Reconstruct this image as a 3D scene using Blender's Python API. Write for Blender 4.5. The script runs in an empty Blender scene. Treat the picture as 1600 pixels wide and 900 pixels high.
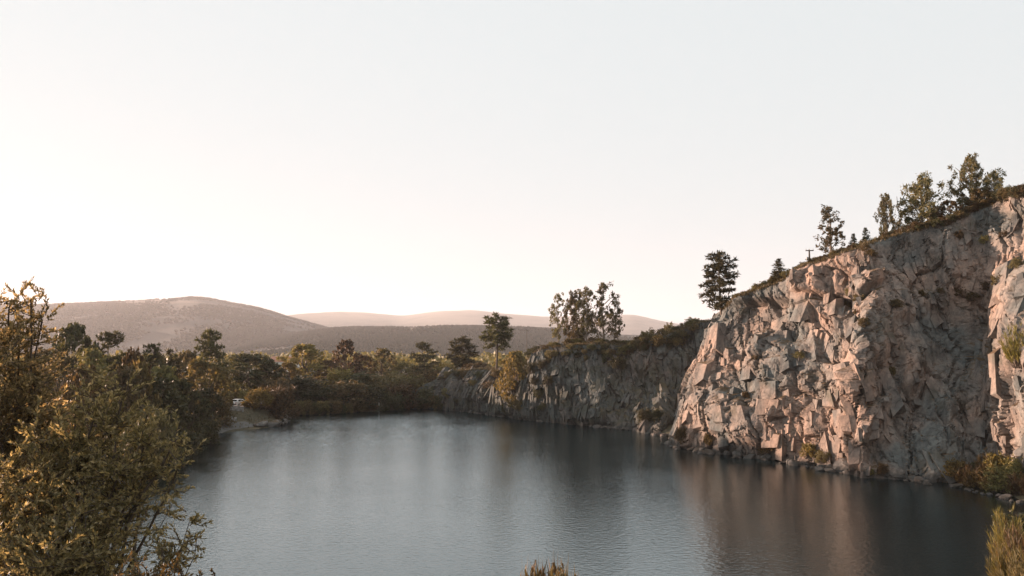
import bpy, math, random
import numpy as np
from mathutils import Vector, Matrix
from mathutils.bvhtree import BVHTree
from mathutils.geometry import delaunay_2d_cdt

SC = bpy.context.scene
COL = SC.collection
R = math.radians

# ------------------------------------------------------------------ camera, sky, sun, exposure
F = 1200.0                       # focal length in photo pixels (photo 1600 x 900)
EYE = 13.0
TH = math.atan(110.0 / F)        # pitch: horizon at photo row 560
cam_d = bpy.data.cameras.new('camera')
cam = bpy.data.objects.new('camera', cam_d)
COL.objects.link(cam)
cam.location = (0, 0, EYE)
cam.rotation_euler = (math.pi / 2 + TH, 0, 0)
cam_d.sensor_width = 36.0
cam_d.lens = 36.0 * F / 1600.0
cam_d.clip_start = 0.1
cam_d.clip_end = 20000
SC.camera = cam

SUN_AZ = R(66)                   # left of the view direction
SUN_EL = R(6.5)
SUN = Vector((-math.sin(SUN_AZ) * math.cos(SUN_EL), math.cos(SUN_AZ) * math.cos(SUN_EL), math.sin(SUN_EL)))

w = bpy.data.worlds.new('World')
SC.world = w
w.use_nodes = True
nt = w.node_tree
nt.nodes.clear()
sky = nt.nodes.new('ShaderNodeTexSky')
sky.sky_type = 'NISHITA'
sky.sun_disc = False
sky.sun_elevation = SUN_EL
sky.sun_rotation = -SUN_AZ
sky.altitude = 0
sky.air_density = 1.0
sky.dust_density = 2.0
sky.ozone_density = 1.0
hs = nt.nodes.new('ShaderNodeHueSaturation')
hs.inputs['Saturation'].default_value = 0.03
gm = nt.nodes.new('ShaderNodeGamma')
gm.inputs['Gamma'].default_value = 0.035
bg = nt.nodes.new('ShaderNodeBackground')
bg.inputs['Strength'].default_value = 0.05
out = nt.nodes.new('ShaderNodeOutputWorld')
tint = nt.nodes.new('ShaderNodeMix')
tint.data_type = 'RGBA'
tint.blend_type = 'MULTIPLY'
tint.inputs[0].default_value = 1.0
tint.inputs[7].default_value = (3.62, 3.95, 4.08, 1)
nt.links.new(sky.outputs[0], hs.inputs['Color'])
nt.links.new(hs.outputs[0], gm.inputs['Color'])
nt.links.new(gm.outputs[0], tint.inputs[6])
nt.links.new(tint.outputs[2], bg.inputs['Color'])
nt.links.new(bg.outputs[0], out.inputs['Surface'])

sun_d = bpy.data.lights.new('sun', 'SUN')
sun_o = bpy.data.objects.new('sun', sun_d)
COL.objects.link(sun_o)
sun_d.energy = 5.0
sun_d.angle = R(0.6)
sun_d.color = (1.0, 0.685, 0.515)
sun_o.rotation_euler = SUN.to_track_quat('Z', 'Y').to_euler()
sun_o.location = (-100, 60, 60)

vs = SC.view_settings
vs.view_transform = 'Standard'
vs.look = 'None'
vs.exposure = 2.0
vs.gamma = 1.0
vs.use_curve_mapping = False
SC.render.engine = 'CYCLES'
cy = SC.cycles
cy.use_denoising = True
cy.max_bounces = 6
cy.diffuse_bounces = 2
cy.glossy_bounces = 2
cy.transmission_bounces = 3
cy.transparent_max_bounces = 4
cy.volume_bounces = 1
cy.caustics_reflective = False
cy.caustics_refractive = False
cy.sample_clamp_indirect = 4.0

# ------------------------------------------------------------------ picture <-> place
CT, ST = math.cos(TH), math.sin(TH)
def ray(px, py):
    u = (px - 800.0) / F
    v = (450.0 - py) / F
    return Vector((u, CT - v * ST, ST + v * CT))
def pix(px, py, Y):
    d = ray(px, py)
    return Vector((0, 0, EYE)) + d * (Y / d.y)
def wat(px, py):
    d = ray(px, py)
    return Vector((0, 0, EYE)) + d * (-EYE / d.z)
def proj(P):                     # (...,3) array -> photo pixels
    x = P[..., 0]; y = P[..., 1]; z = P[..., 2] - EYE
    dep = y * CT + z * ST
    up = -y * ST + z * CT
    dep = np.maximum(dep, 0.1)
    return 800 + F * x / dep, 450 - F * up / dep

# ------------------------------------------------------------------ numeric helpers
def hash01(*ints, seed=0):
    h = np.full(np.shape(ints[0]), (seed * 374761393 + 668265263) & 0xFFFFFFFF, dtype=np.uint64)
    for k, a in enumerate(ints):
        a = (np.asarray(a).astype(np.int64) & 0xFFFFFFFF).astype(np.uint64)
        h = (h ^ (a * np.uint64(2246822519 + 104729 * k))) & np.uint64(0xFFFFFFFF)
        h = (h * np.uint64(3266489917)) & np.uint64(0xFFFFFFFF)
        h = h ^ (h >> np.uint64(15))
        h = (h * np.uint64(668265263)) & np.uint64(0xFFFFFFFF)
        h = h ^ (h >> np.uint64(13))
    return h.astype(np.float64) / 4294967295.0

def vnoise(a, b, seed=0):        # 2D value noise -1..1
    ia, ib = np.floor(a), np.floor(b)
    fa, fb = a - ia, b - ib
    fa = fa * fa * (3 - 2 * fa); fb = fb * fb * (3 - 2 * fb)
    n00 = hash01(ia, ib, seed=seed); n10 = hash01(ia + 1, ib, seed=seed)
    n01 = hash01(ia, ib + 1, seed=seed); n11 = hash01(ia + 1, ib + 1, seed=seed)
    return 2 * ((n00 * (1 - fa) + n10 * fa) * (1 - fb) + (n01 * (1 - fa) + n11 * fa) * fb) - 1

def fbm(a, b, seed=0, oct=4):
    s = 0; amp = 1; tot = 0
    for k in range(oct):
        s = s + amp * vnoise(a * 2 ** k + 13.7 * k, b * 2 ** k - 7.1 * k, seed + k)
        tot += amp; amp *= 0.5
    return s / tot

def facets(a, b, sa, sb, seed, amp, tilt):
    """broken rock: every cell of a jittered grid is one tilted face; returns offset and closeness to a joint"""
    A, B = a / sa, b / sb
    ia, ib = np.floor(A), np.floor(B)
    best = np.full(A.shape, 9e9); sec = np.full(A.shape, 9e9); off = np.zeros(A.shape)
    for da in (-1, 0, 1):
        for db in (-1, 0, 1):
            ca, cb = ia + da, ib + db
            pa = ca + hash01(ca, cb, seed=seed); pb = cb + hash01(ca, cb, seed=seed + 1)
            ua, ub = A - pa, B - pb
            d = np.maximum(np.abs(ua) + 0.25 * np.abs(ub), np.abs(ub) + 0.25 * np.abs(ua))
            o = (hash01(ca, cb, seed=seed + 2) * 2 - 1) * amp
            o = o + ua * sa * (hash01(ca, cb, seed=seed + 3) * 2 - 1) * tilt + ub * sb * (hash01(ca, cb, seed=seed + 4) * 2 - 1) * tilt * 0.5
            nw = d < best
            sec = np.where(nw, best, np.minimum(sec, d))
            off = np.where(nw, o, off)
            best = np.where(nw, d, best)
    return off, sec - best

def chips(a, b, s, seed, amp, stretch=1.5):
    """angular broken rock: a net of random triangles, planar faces meeting at sharp edges"""
    rng = np.random.default_rng(seed)
    a0, a1, b0, b1 = a.min() - 3 * s, a.max() + 3 * s, b.min() - 3 * s * stretch, b.max() + 3 * s * stretch
    na, nb = int((a1 - a0) / s) + 2, int((b1 - b0) / (s * stretch)) + 2
    I, J = np.meshgrid(np.arange(na), np.arange(nb), indexing='ij')
    X = a0 + (I + 0.5 * (J % 2) + rng.uniform(-.48, .48, I.shape)) * s
    Y = b0 + (J + rng.uniform(-.48, .48, I.shape)) * s * stretch
    Zr = rng.uniform(-1, 1, I.shape) * amp
    pts_ = [Vector((x, y)) for x, y in zip(X.ravel().tolist(), Y.ravel().tolist())]
    vv, _, ff, ov, _, _ = delaunay_2d_cdt(pts_, [], [], 0, 1e-4)
    zz = Zr.ravel()
    tree = BVHTree.FromPolygons([(v.x, v.y, float(zz[o_[0]]) if o_ else 0.0) for v, o_ in zip(vv, ov)], ff)
    dn = Vector((0, 0, -1)); out_ = np.zeros(a.size)
    for k, (x, y) in enumerate(zip(a.ravel().tolist(), b.ravel().tolist())):
        h = tree.ray_cast(Vector((x, y, 50.0)), dn)[0]
        if h: out_[k] = h.z
    return out_.reshape(a.shape)

def sstep(e0, e1, x):
    t = np.clip((x - e0) / (e1 - e0), 0, 1)
    return t * t * (3 - 2 * t)

def polydist(px, py, pts):
    best = np.full(np.shape(px), 1e9)
    for (x0, y0), (x1, y1) in zip(pts[:-1], pts[1:]):
        dx, dy = x1 - x0, y1 - y0
        t = np.clip(((px - x0) * dx + (py - y0) * dy) / (dx * dx + dy * dy + 1e-9), 0, 1)
        best = np.minimum(best, np.hypot(px - x0 - t * dx, py - y0 - t * dy))
    return best

# ------------------------------------------------------------------ materials
def newmat(name):
    m = bpy.data.materials.new(name)
    m.use_nodes = True
    t = m.node_tree
    t.nodes.clear()
    o = t.nodes.new('ShaderNodeOutputMaterial')
    return m, t, o
def N(t, kind, **kw):
    n = t.nodes.new(kind)
    for k, v in kw.items():
        if hasattr(n, k): setattr(n, k, v)
        else: n.inputs[k.replace('_', ' ')].default_value = v
    return n
def ramp(t, stops):
    n = t.nodes.new('ShaderNodeValToRGB')
    e = n.color_ramp.elements
    while len(e) < len(stops): e.new(0.5)
    for el, (p, c) in zip(e, stops):
        el.position = p
        el.color = (c[0], c[1], c[2], 1)
    return n
def mixc(t, a, b, fac, mode='MIX'):
    n = t.nodes.new('ShaderNodeMix')
    n.data_type = 'RGBA'; n.blend_type = mode
    for sock, v in ((0, fac), (6, a), (7, b)):
        if isinstance(v, bpy.types.NodeSocket): t.links.new(v, n.inputs[sock])
        elif isinstance(v, tuple): n.inputs[sock].default_value = (v[0], v[1], v[2], 1)
        else: n.inputs[sock].default_value = v
    return n.outputs[2]

def simple(name, c, rough=0.7, metal=0.0, var=0.25, scale=3.0, bump=0.0):
    m, t, o = newmat(name)
    p = N(t, 'ShaderNodeBsdfPrincipled', Roughness=rough, Metallic=metal)
    tc = N(t, 'ShaderNodeTexCoord')
    nz = N(t, 'ShaderNodeTexNoise', Scale=scale, Detail=5.0)
    t.links.new(tc.outputs['Object'], nz.inputs['Vector'])
    rp = ramp(t, [(0.3, tuple(x * (1 - var) for x in c)), (0.7, tuple(min(1, x * (1 + var)) for x in c))])
    t.links.new(nz.outputs['Fac'], rp.inputs[0])
    t.links.new(rp.outputs[0], p.inputs['Base Color'])
    if bump:
        b = N(t, 'ShaderNodeBump', Strength=bump, Distance=0.05)
        t.links.new(nz.outputs['Fac'], b.inputs['Height'])
        t.links.new(b.outputs[0], p.inputs['Normal'])
    t.links.new(p.outputs[0], o.inputs['Surface'])
    return m

def rock_mat(name, grey, pink, dark, moss, soil, pinkness=0.5, mossness=0.5):
    m, t, o = newmat(name)
    tc = N(t, 'ShaderNodeTexCoord')
    geo = N(t, 'ShaderNodeNewGeometry')
    L = t.links.new
    def noise(scale, detail=5, rough=0.55, sc=(1, 1, 1), dist=0.0):
        mp = N(t, 'ShaderNodeMapping'); mp.inputs['Scale'].default_value = sc
        L(tc.outputs['Object'], mp.inputs['Vector'])
        n = N(t, 'ShaderNodeTexNoise', Scale=scale, Detail=detail, Roughness=rough, Distortion=dist)
        L(mp.outputs[0], n.inputs['Vector'])
        return n.outputs['Fac']
    big = noise(0.11, 4, 0.6)
    r1 = ramp(t, [(0.5 - 0.2 * pinkness, grey), (0.72 - 0.2 * pinkness, pink)])
    L(big, r1.inputs[0])
    fine = noise(2.2, 8, 0.7)
    r2 = ramp(t, [(0.25, (0.45, 0.45, 0.45)), (0.5, (0.95, 0.95, 0.95)), (0.8, (1.35, 1.32, 1.28))])
    L(fine, r2.inputs[0])
    c = mixc(t, r1.outputs[0], r2.outputs[0], 1.0, 'MULTIPLY')
    pi_ = ramp(t, [(0.0, (0.70, 0.72, 0.73)), (0.5, (1, 1, 1)), (1.0, (1.22, 1.15, 1.10))]); L(geo.outputs['Random Per Island'], pi_.inputs[0])
    c = mixc(t, c, pi_.outputs[0], 1.0, 'MULTIPLY')
    streak = noise(0.55, 5, 0.6, (1.0, 1.0, 0.14), 0.6)      # water streaks run down the face
    r3 = ramp(t, [(0.46, (0, 0, 0)), (0.62, (1, 1, 1))])
    L(streak, r3.inputs[0])
    c = mixc(t, c, dark, mth(t, 'MULTIPLY', r3.outputs[0], 0.6))
    vein = N(t, 'ShaderNodeTexVoronoi', feature='DISTANCE_TO_EDGE', Scale=0.75)
    mp = N(t, 'ShaderNodeMapping'); mp.inputs['Scale'].default_value = (1, 1, 0.55); mp.inputs['Rotation'].default_value = (0.3, 0.25, 0.2)
    L(tc.outputs['Object'], mp.inputs['Vector']); 
    wz = N(t, 'ShaderNodeTexNoise', Scale=0.9, Detail=3.0)
    L(tc.outputs['Object'], wz.inputs['Vector'])
    ad = N(t, 'ShaderNodeVectorMath', operation='MULTIPLY_ADD'); ad.inputs[1].default_value = (1.1, 1.1, 1.1)
    L(wz.outputs['Color'], ad.inputs[0]); L(mp.outputs[0], ad.inputs[2]); L(ad.outputs[0], vein.inputs['Vector'])
    r4 = ramp(t, [(0.0, (1, 1, 1)), (0.012, (0.8, 0.8, 0.8)), (0.05, (0, 0, 0))])
    L(vein.outputs['Distance'], r4.inputs[0])
    c = mixc(t, c, dark, mth(t, 'MULTIPLY', mth(t, 'MULTIPLY', r4.outputs[0], r3.outputs[0]), 0.8))
    mo = noise(0.32, 6, 0.65)
    r5 = ramp(t, [(0.62 - 0.18 * mossness, (0, 0, 0)), (0.74 - 0.18 * mossness, (1, 1, 1))])
    L(mo, r5.inputs[0])
    c = mixc(t, c, moss, mth(t, 'MULTIPLY', r5.outputs[0], 0.6))
    sep = N(t, 'ShaderNodeSeparateXYZ'); L(geo.outputs['Normal'], sep.inputs[0])   # soil and turf lie on the flat ledges
    up = mth(t, 'ADD', sep.outputs['Z'], mth(t, 'MULTIPLY', mth(t, 'SUBTRACT', mo, 0.5), 0.8))
    r6 = ramp(t, [(0.74, (0, 0, 0)), (0.92, (1, 1, 1))]); L(up, r6.inputs[0])
    c = mixc(t, c, soil, r6.outputs[0])
    pos = N(t, 'ShaderNodeSeparateXYZ'); L(geo.outputs['Position'], pos.inputs[0])     # dark stained band at the waterline
    r7 = ramp(t, [(0.0, (1, 1, 1)), (0.6, (0.85, 0.85, 0.85)), (1.0, (0, 0, 0))])
    L(mth(t, 'ADD', pos.outputs['Z'], mth(t, 'MULTIPLY', mth(t, 'SUBTRACT', fine, 0.5), 0.8)), r7.inputs[0])
    c = mixc(t, c, dark, mth(t, 'MULTIPLY', r7.outputs[0], 0.7))
    p = N(t, 'ShaderNodeBsdfPrincipled', Roughness=0.85)
    p.inputs['Specular IOR Level'].default_value = 0.25
    L(c, p.inputs['Base Color'])
    hb = noise(1.6, 9, 0.72)
    b1 = N(t, 'ShaderNodeBump', Strength=0.8, Distance=0.14); L(hb, b1.inputs['Height'])
    b2 = N(t, 'ShaderNodeBump', Strength=0.35, Distance=0.1); b2.invert = True
    L(r4.outputs[0], b2.inputs['Height']); L(b1.outputs[0], b2.inputs['Normal'])
    L(b2.outputs[0], p.inputs['Normal'])
    L(p.outputs[0], o.inputs['Surface'])
    return m
def mth(t, op, a, b):
    n = t.nodes.new('ShaderNodeMath'); n.operation = op
    for i, v in enumerate((a, b)):
        if isinstance(v, bpy.types.NodeSocket): t.links.new(v, n.inputs[i])
        else: n.inputs[i].default_value = v
    return n.outputs[0]

def leaf_mat(name, c1, c2, c3=None, trans=0.35, rough=0.55, vary=0.3):
    """every leaf (mesh island) takes its own tone between c1 and c2 (c3: a few odd ones), every plant its own shift"""
    m, t, o = newmat(name)
    L = t.links.new
    geo = N(t, 'ShaderNodeNewGeometry'); oi = N(t, 'ShaderNodeObjectInfo')
    stops = [(0.0, c1), (0.75, c2)] + ([(1.0, c3)] if c3 else [])
    rp = ramp(t, stops); L(geo.outputs['Random Per Island'], rp.inputs[0])
    hsv = N(t, 'ShaderNodeHueSaturation')
    L(rp.outputs[0], hsv.inputs['Color'])
    L(mth(t, 'ADD', mth(t, 'MULTIPLY', oi.outputs['Random'], 0.05), 0.475), hsv.inputs['Hue'])
    L(mth(t, 'ADD', mth(t, 'MULTIPLY', oi.outputs['Random'], 2 * vary), 1 - vary), hsv.inputs['Value'])
    p = N(t, 'ShaderNodeBsdfPrincipled', Roughness=rough)
    p.inputs['Specular IOR Level'].default_value = 0.3
    tr = N(t, 'ShaderNodeBsdfTranslucent')
    L(hsv.outputs[0], p.inputs['Base Color'])
    warm = mixc(t, hsv.outputs[0], (1.25, 1.1, 0.72), 1.0, 'MULTIPLY')
    L(warm, tr.inputs['Color'])
    mx = N(t, 'ShaderNodeMixShader'); mx.inputs[0].default_value = trans
    L(p.outputs[0], mx.inputs[1]); L(tr.outputs[0], mx.inputs[2])
    L(mx.outputs[0], o.inputs['Surface'])
    return m

M = {}
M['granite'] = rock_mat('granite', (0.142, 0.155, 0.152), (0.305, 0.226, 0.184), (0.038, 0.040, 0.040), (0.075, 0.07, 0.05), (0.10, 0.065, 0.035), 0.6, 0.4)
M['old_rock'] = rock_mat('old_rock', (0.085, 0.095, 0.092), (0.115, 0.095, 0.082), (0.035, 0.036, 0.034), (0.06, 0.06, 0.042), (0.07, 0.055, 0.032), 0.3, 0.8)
M['leaf_olive'] = leaf_mat('leaf_olive', (0.072, 0.068, 0.030), (0.165, 0.138, 0.06), (0.23, 0.175, 0.08))
M['leaf_dark'] = leaf_mat('leaf_dark', (0.032, 0.036, 0.017), (0.080, 0.075, 0.034), None, 0.32)
M['leaf_brown'] = leaf_mat('leaf_brown', (0.058, 0.046, 0.022), (0.135, 0.098, 0.048), (0.19, 0.125, 0.065))
M['leaf_gold'] = leaf_mat('leaf_gold', (0.090, 0.074, 0.028), (0.195, 0.150, 0.055), (0.26, 0.19, 0.08), 0.4)
M['leaf_willow'] = leaf_mat('leaf_willow', (0.135, 0.122, 0.060), (0.31, 0.26, 0.14), (0.54, 0.44, 0.25), 0.5, 0.5, 0.08)
M['needle'] = leaf_mat('needle', (0.035, 0.040, 0.019), (0.082, 0.078, 0.036), None, 0.35)
M['eucalypt'] = leaf_mat('eucalypt', (0.07, 0.068, 0.036), (0.14, 0.125, 0.064), (0.20, 0.15, 0.08), 0.4)
M['broom'] = leaf_mat('broom', (0.095, 0.088, 0.024), (0.20, 0.175, 0.05), (0.25, 0.18, 0.07), 0.4)
M['dry_grass'] = leaf_mat('dry_grass', (0.05, 0.04, 0.02), (0.11, 0.08, 0.042), (0.17, 0.12, 0.065), 0.3)
M['bark'] = simple('bark', (0.085, 0.062, 0.045), 0.9, 0, 0.4, 6.0, 0.5)
M['pale_bark'] = simple('pale_bark', (0.20, 0.165, 0.13), 0.9, 0, 0.35, 4.0, 0.3)
M['stone'] = simple('stone', (0.26, 0.25, 0.235), 0.9, 0, 0.35, 2.0, 0.5)
M['gravel'] = simple('gravel', (0.17, 0.16, 0.145), 0.95, 0, 0.25, 1.5, 0.3)
M['shingle'] = simple('shingle', (0.10, 0.096, 0.088), 0.95, 0, 0.3, 1.5, 0.3)
M['plaster'] = simple('plaster', (0.72, 0.70, 0.66), 0.8, 0, 0.06)
M['tile'] = simple('tile', (0.30, 0.15, 0.10), 0.8, 0, 0.25)
M['car_paint'] = simple('car_paint', (0.78, 0.78, 0.77), 0.25, 0, 0.02)
M['glass'] = simple('glass', (0.02, 0.023, 0.025), 0.08, 0, 0.02)
M['rubber'] = simple('rubber', (0.02, 0.02, 0.02), 0.85, 0, 0.1)
M['rim'] = simple('rim', (0.45, 0.45, 0.46), 0.35, 0.9, 0.05)
M['lamp'] = simple('lamp', (0.6, 0.58, 0.55), 0.15, 0, 0.05)
M['red_lamp'] = simple('red_lamp', (0.35, 0.02, 0.02), 0.2, 0, 0.05)
M['pole_wood'] = simple('pole_wood', (0.11, 0.09, 0.075), 0.9, 0, 0.3)
M['fence_wood'] = simple('fence_wood', (0.24, 0.19, 0.145), 0.9, 0, 0.3)
M['porcelain'] = simple('porcelain', (0.35, 0.33, 0.3), 0.3, 0, 0.1)
M['sign_white'] = simple('sign_white', (0.74, 0.73, 0.70), 0.6, 0, 0.05)

# ------------------------------------------------------------------ mesh helpers
class MB:
    def __init__(self):
        self.V = []; self.Fc = []; self.n = 0; self.mi = []
    def add(self, v, f, mi=0):
        v = np.asarray(v, float).reshape(-1, 3)
        f = np.asarray(f, int)
        self.V.append(v); self.Fc.append(f + self.n); self.mi.append(np.full(len(f), mi)); self.n += len(v)
    def box(self, c, s, rz=0.0, mi=0, taper=1.0):
        hx, hy, hz = s[0] / 2, s[1] / 2, s[2] / 2
        v = np.array([(x * (taper if z > 0 else 1), y * (taper if z > 0 else 1), z) for z in (-hz, hz) for (x, y) in ((-hx, -hy), (hx, -hy), (hx, hy), (-hx, hy))])
        cs, sn = math.cos(rz), math.sin(rz)
        v = np.c_[v[:, 0] * cs - v[:, 1] * sn, v[:, 0] * sn + v[:, 1] * cs, v[:, 2]] + np.array(c)
        self.add(v, [(0, 3, 2, 1), (4, 5, 6, 7), (0, 1, 5, 4), (1, 2, 6, 5), (2, 3, 7, 6), (3, 0, 4, 7)], mi)
    def tube(self, pts, rad, sides=6, mi=0, cap=True):
        pts = np.asarray(pts, float); n = len(pts)
        tan = np.gradient(pts, axis=0)
        tan /= np.linalg.norm(tan, axis=1)[:, None] + 1e-9
        ref = np.array((0.37, 0.21, 0.9)) if abs(tan[0][2]) < 0.8 else np.array((1.0, 0.13, 0.1))
        a = np.cross(tan, ref); a /= np.linalg.norm(a, axis=1)[:, None] + 1e-9
        b = np.cross(tan, a)
        ang = np.arange(sides) * 2 * math.pi / sides
        rad = np.broadcast_to(np.asarray(rad, float), (n,))
        v = pts[:, None, :] + rad[:, None, None] * (np.cos(ang)[None, :, None] * a[:, None, :] + np.sin(ang)[None, :, None] * b[:, None, :])
        i = np.arange(n - 1)[:, None] * sides; j = np.arange(sides)[None, :]; k = (j + 1) % sides
        f = np.stack([i + j, i + sides + j, i + sides + k, i + k], -1).reshape(-1, 4)
        self.add(v.reshape(-1, 3), f, mi)
        if cap:
            e = (n - 1) * sides
            for q in range(1, sides - 1, 2):
                idx = [e, e + q, e + q + 1, e + min(q + 2, sides - 1)]
                if len(set(idx)) == 4:
                    self.Fc.append(np.array([idx]) + self.n - n * sides); self.mi.append(np.array([mi]))
    def quads(self, c, a, b, mi=0):
        """one quad per row: centre c, half axes a and b"""
        v = np.stack([c - a - b, c + a - b, c + a + b, c - a + b], 1)
        k = np.arange(len(c))[:, None] * 4 + np.arange(4)[None, :]
        self.add(v.reshape(-1, 3), k, mi)
    def leaves(self, base, tip, side, lift, mi=0):
        """pointed leaf folded on its midrib: base, tip, half width vector, fold vector"""
        mid = base * 0.55 + tip * 0.45
        v = np.stack([base, mid + side + lift, tip, mid - side + lift], 1)
        k = np.arange(len(base))[:, None] * 4 + np.arange(4)[None, :]
        self.add(v.reshape(-1, 3), k, mi)
    def mesh(self, name, mats, smooth=False):
        me = bpy.data.meshes.new(name)
        V = np.concatenate(self.V); Fq = np.concatenate([f.reshape(-1, 4) for f in self.Fc]); mi = np.concatenate(self.mi)
        fill_mesh(me, V, Fq, smooth)
        for m in (mats if isinstance(mats, (list, tuple)) else [mats]): me.materials.append(M[m] if isinstance(m, str) else m)
        if mi.max() > 0: me.polygons.foreach_set('material_index', mi.astype(np.int32))
        return me
def fill_mesh(me, V, Fq, smooth=False):
    me.vertices.add(len(V)); me.vertices.foreach_set('co', np.ascontiguousarray(V, dtype=np.float32).ravel())
    me.loops.add(Fq.size); me.loops.foreach_set('vertex_index', Fq.astype(np.int32).ravel())
    me.polygons.add(len(Fq)); me.polygons.foreach_set('loop_start', np.arange(0, Fq.size, Fq.shape[1], dtype=np.int32))
    me.polygons.foreach_set('use_smooth', np.full(len(Fq), bool(smooth)))
    me.update(calc_edges=True)
def grid_faces(nu, nv):
    i = np.arange(nu - 1)[:, None] * nv; j = np.arange(nv - 1)[None, :]
    return np.stack([i + j, i + nv + j, i + nv + j + 1, i + j + 1], -1).reshape(-1, 4)
def link(name, me, parent=None, loc=None):
    o = bpy.data.objects.new(name, me); COL.objects.link(o)
    if parent: o.parent = parent
    if loc is not None: o.location = loc
    return o
def tag(o, label, cat=None, group=None, kind=None):
    o['label'] = label
    if cat: o['category'] = cat
    if group: o['group'] = group
    if kind: o['kind'] = kind
    return o
def empty(name, loc=(0, 0, 0)):
    o = bpy.data.objects.new(name, None); COL.objects.link(o); o.location = loc; o.empty_display_size = 0.3
    return o

# ------------------------------------------------------------------ the lake and the ground
LAKE = [(-30, 40), (-12, 33), (10, 33), (24, 37), (31, 45), (36, 54), (41, 62), (45.5, 68.5)]
for p in [(1540, 774), (1480, 757), (1400, 748), (1325, 741), (1290, 733), (1215, 719), (1150, 712), (1085, 705), (1042, 692)]:
    q = wat(*p); LAKE.append((q.x + 3.0, q.y + 1.5))
for p in [(1040, 680), (1000, 673), (960, 668), (900, 663), (830, 656), (800, 652), (760, 647), (690, 640), (640, 638), (600, 642), (560, 644), (520, 647), (470, 649), (438, 652)]:
    q = wat(*p); LAKE.append((q.x, q.y))
for p in [(446, 661), (420, 668), (398, 671), (340, 677), (318, 686), (300, 700)]:
    q = wat(*p); LAKE.append((q.x, q.y))
LAKE += [(-46, 95), (-42, 75), (-37, 55)]
LA = np.array(LAKE)
def lake_d(x, y):                # signed distance to the shore, negative in the water
    d = np.full(np.shape(x), 1e9); ins = np.zeros(np.shape(x), bool)
    n = len(LA)
    for k in range(n):
        x0, y0 = LA[k]; x1, y1 = LA[(k + 1) % n]
        dx, dy = x1 - x0, y1 - y0
        t = np.clip(((x - x0) * dx + (y - y0) * dy) / (dx * dx + dy * dy + 1e-9), 0, 1)
        d = np.minimum(d, np.hypot(x - x0 - t * dx, y - y0 - t * dy))
        c = ((y0 > y) != (y1 > y)) & (x < dx * (y - y0) / (dy + (1e-12 if dy == 0 else 0)) + x0)
        ins ^= c
    return np.where(ins, -d, d)
def ground_z(x, y):
    x = np.asarray(x, float); y = np.asarray(y, float)
    d = lake_d(x, y)
    near = sstep(75, 40, y) * sstep(60, 20, np.abs(x))
    right = sstep(8, 26, x) * sstep(50, 74, y) * sstep(420, 300, y)
    hm = 8.5 + 7.5 * near
    hm = hm * (1 - right) + 1.5 * right
    left = sstep(-28, -45, x) * sstep(60, 90, y) * sstep(185, 165, y)
    hm = hm * (1 - left) + 6.0 * left
    sl = 0.42 + 0.16 * near - 0.12 * left
    z = hm * (1 - np.exp(-np.maximum(d, 0) * sl / hm))
    wob = fbm(x / 14.0, y / 14.0, 5, 4) * np.clip(d / 8.0, 0, 1) * 0.9 + fbm(x / 3.1, y / 3.1, 9, 3) * 0.22 * np.clip(d / 3, 0, 1)
    z = z + wob * (1 - 0.6 * near)
    road = polydist(x, y, ROAD)
    rk = sstep(7.5, 3.0, road) * (d > 0)
    zr = 2.9 + 0.6 * sstep(150, 175, y)
    z = z * (1 - rk) + zr * rk
    z = z + sstep(500, 1800, y) * 6
    return np.where(d < 0, -np.minimum(3.5, 0.45 * -d), np.maximum(z, 0.02 + 0.05 * np.minimum(d, 2)))
ROAD = [(-74, 120), (-64, 140), (-57.5, 152), (-55.5, 162), (-57, 176), (-64, 190), (-90, 215), (-130, 230)]

def axis(fine0, fine1, step, far0, far1):
    a = list(np.arange(fine0, fine1 + 0.1, step))
    s = step; v = fine1
    while v < far1: s *= 1.25; v += s; a.append(v)
    s = step; v = fine0
    while v > far0: s *= 1.25; v -= s; a.insert(0, v)
    return np.array(a)
gx = axis(-130, 70, 1.1, -9500, 9500); gy = axis(-6, 245, 1.1, -900, 11500)
GX, GY = np.meshgrid(gx, gy, indexing='ij')
GZ = ground_z(GX, GY)
GV = np.stack([GX, GY, GZ], -1).reshape(-1, 3)
GF = grid_faces(len(gx), len(gy))
m, t, o = newmat('earth')
tc = N(t, 'ShaderNodeTexCoord')
n1 = N(t, 'ShaderNodeTexNoise', Scale=0.12, Detail=6.0, Roughness=0.65); t.links.new(tc.outputs['Object'], n1.inputs['Vector'])
n2 = N(t, 'ShaderNodeTexNoise', Scale=2.5, Detail=6.0, Roughness=0.7); t.links.new(tc.outputs['Object'], n2.inputs['Vector'])
rp = ramp(t, [(0.35, (0.045, 0.042, 0.022)), (0.55, (0.085, 0.068, 0.036)), (0.72, (0.13, 0.098, 0.058))]); t.links.new(n1.outputs['Fac'], rp.inputs[0])
rq = ramp(t, [(0.3, (0.5, 0.5, 0.5)), (0.7, (1.3, 1.3, 1.3))]); t.links.new(n2.outputs['Fac'], rq.inputs[0])
p = N(t, 'ShaderNodeBsdfPrincipled', Roughness=0.95)
t.links.new(mixc(t, rp.outputs[0], rq.outputs[0], 1.0, 'MULTIPLY'), p.inputs['Base Color'])
b = N(t, 'ShaderNodeBump', Strength=0.8, Distance=0.3); t.links.new(n2.outputs['Fac'], b.inputs['Height']); t.links.new(b.outputs[0], p.inputs['Normal'])
t.links.new(p.outputs[0], o.inputs['Surface'])
M['earth'] = m
me = bpy.data.meshes.new('ground'); fill_mesh(me, GV, GF, True); me.materials.append(m)
tag(link('ground', me), 'brown earthen banks and plain around the quarry lake', 'ground', kind='structure')

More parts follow.
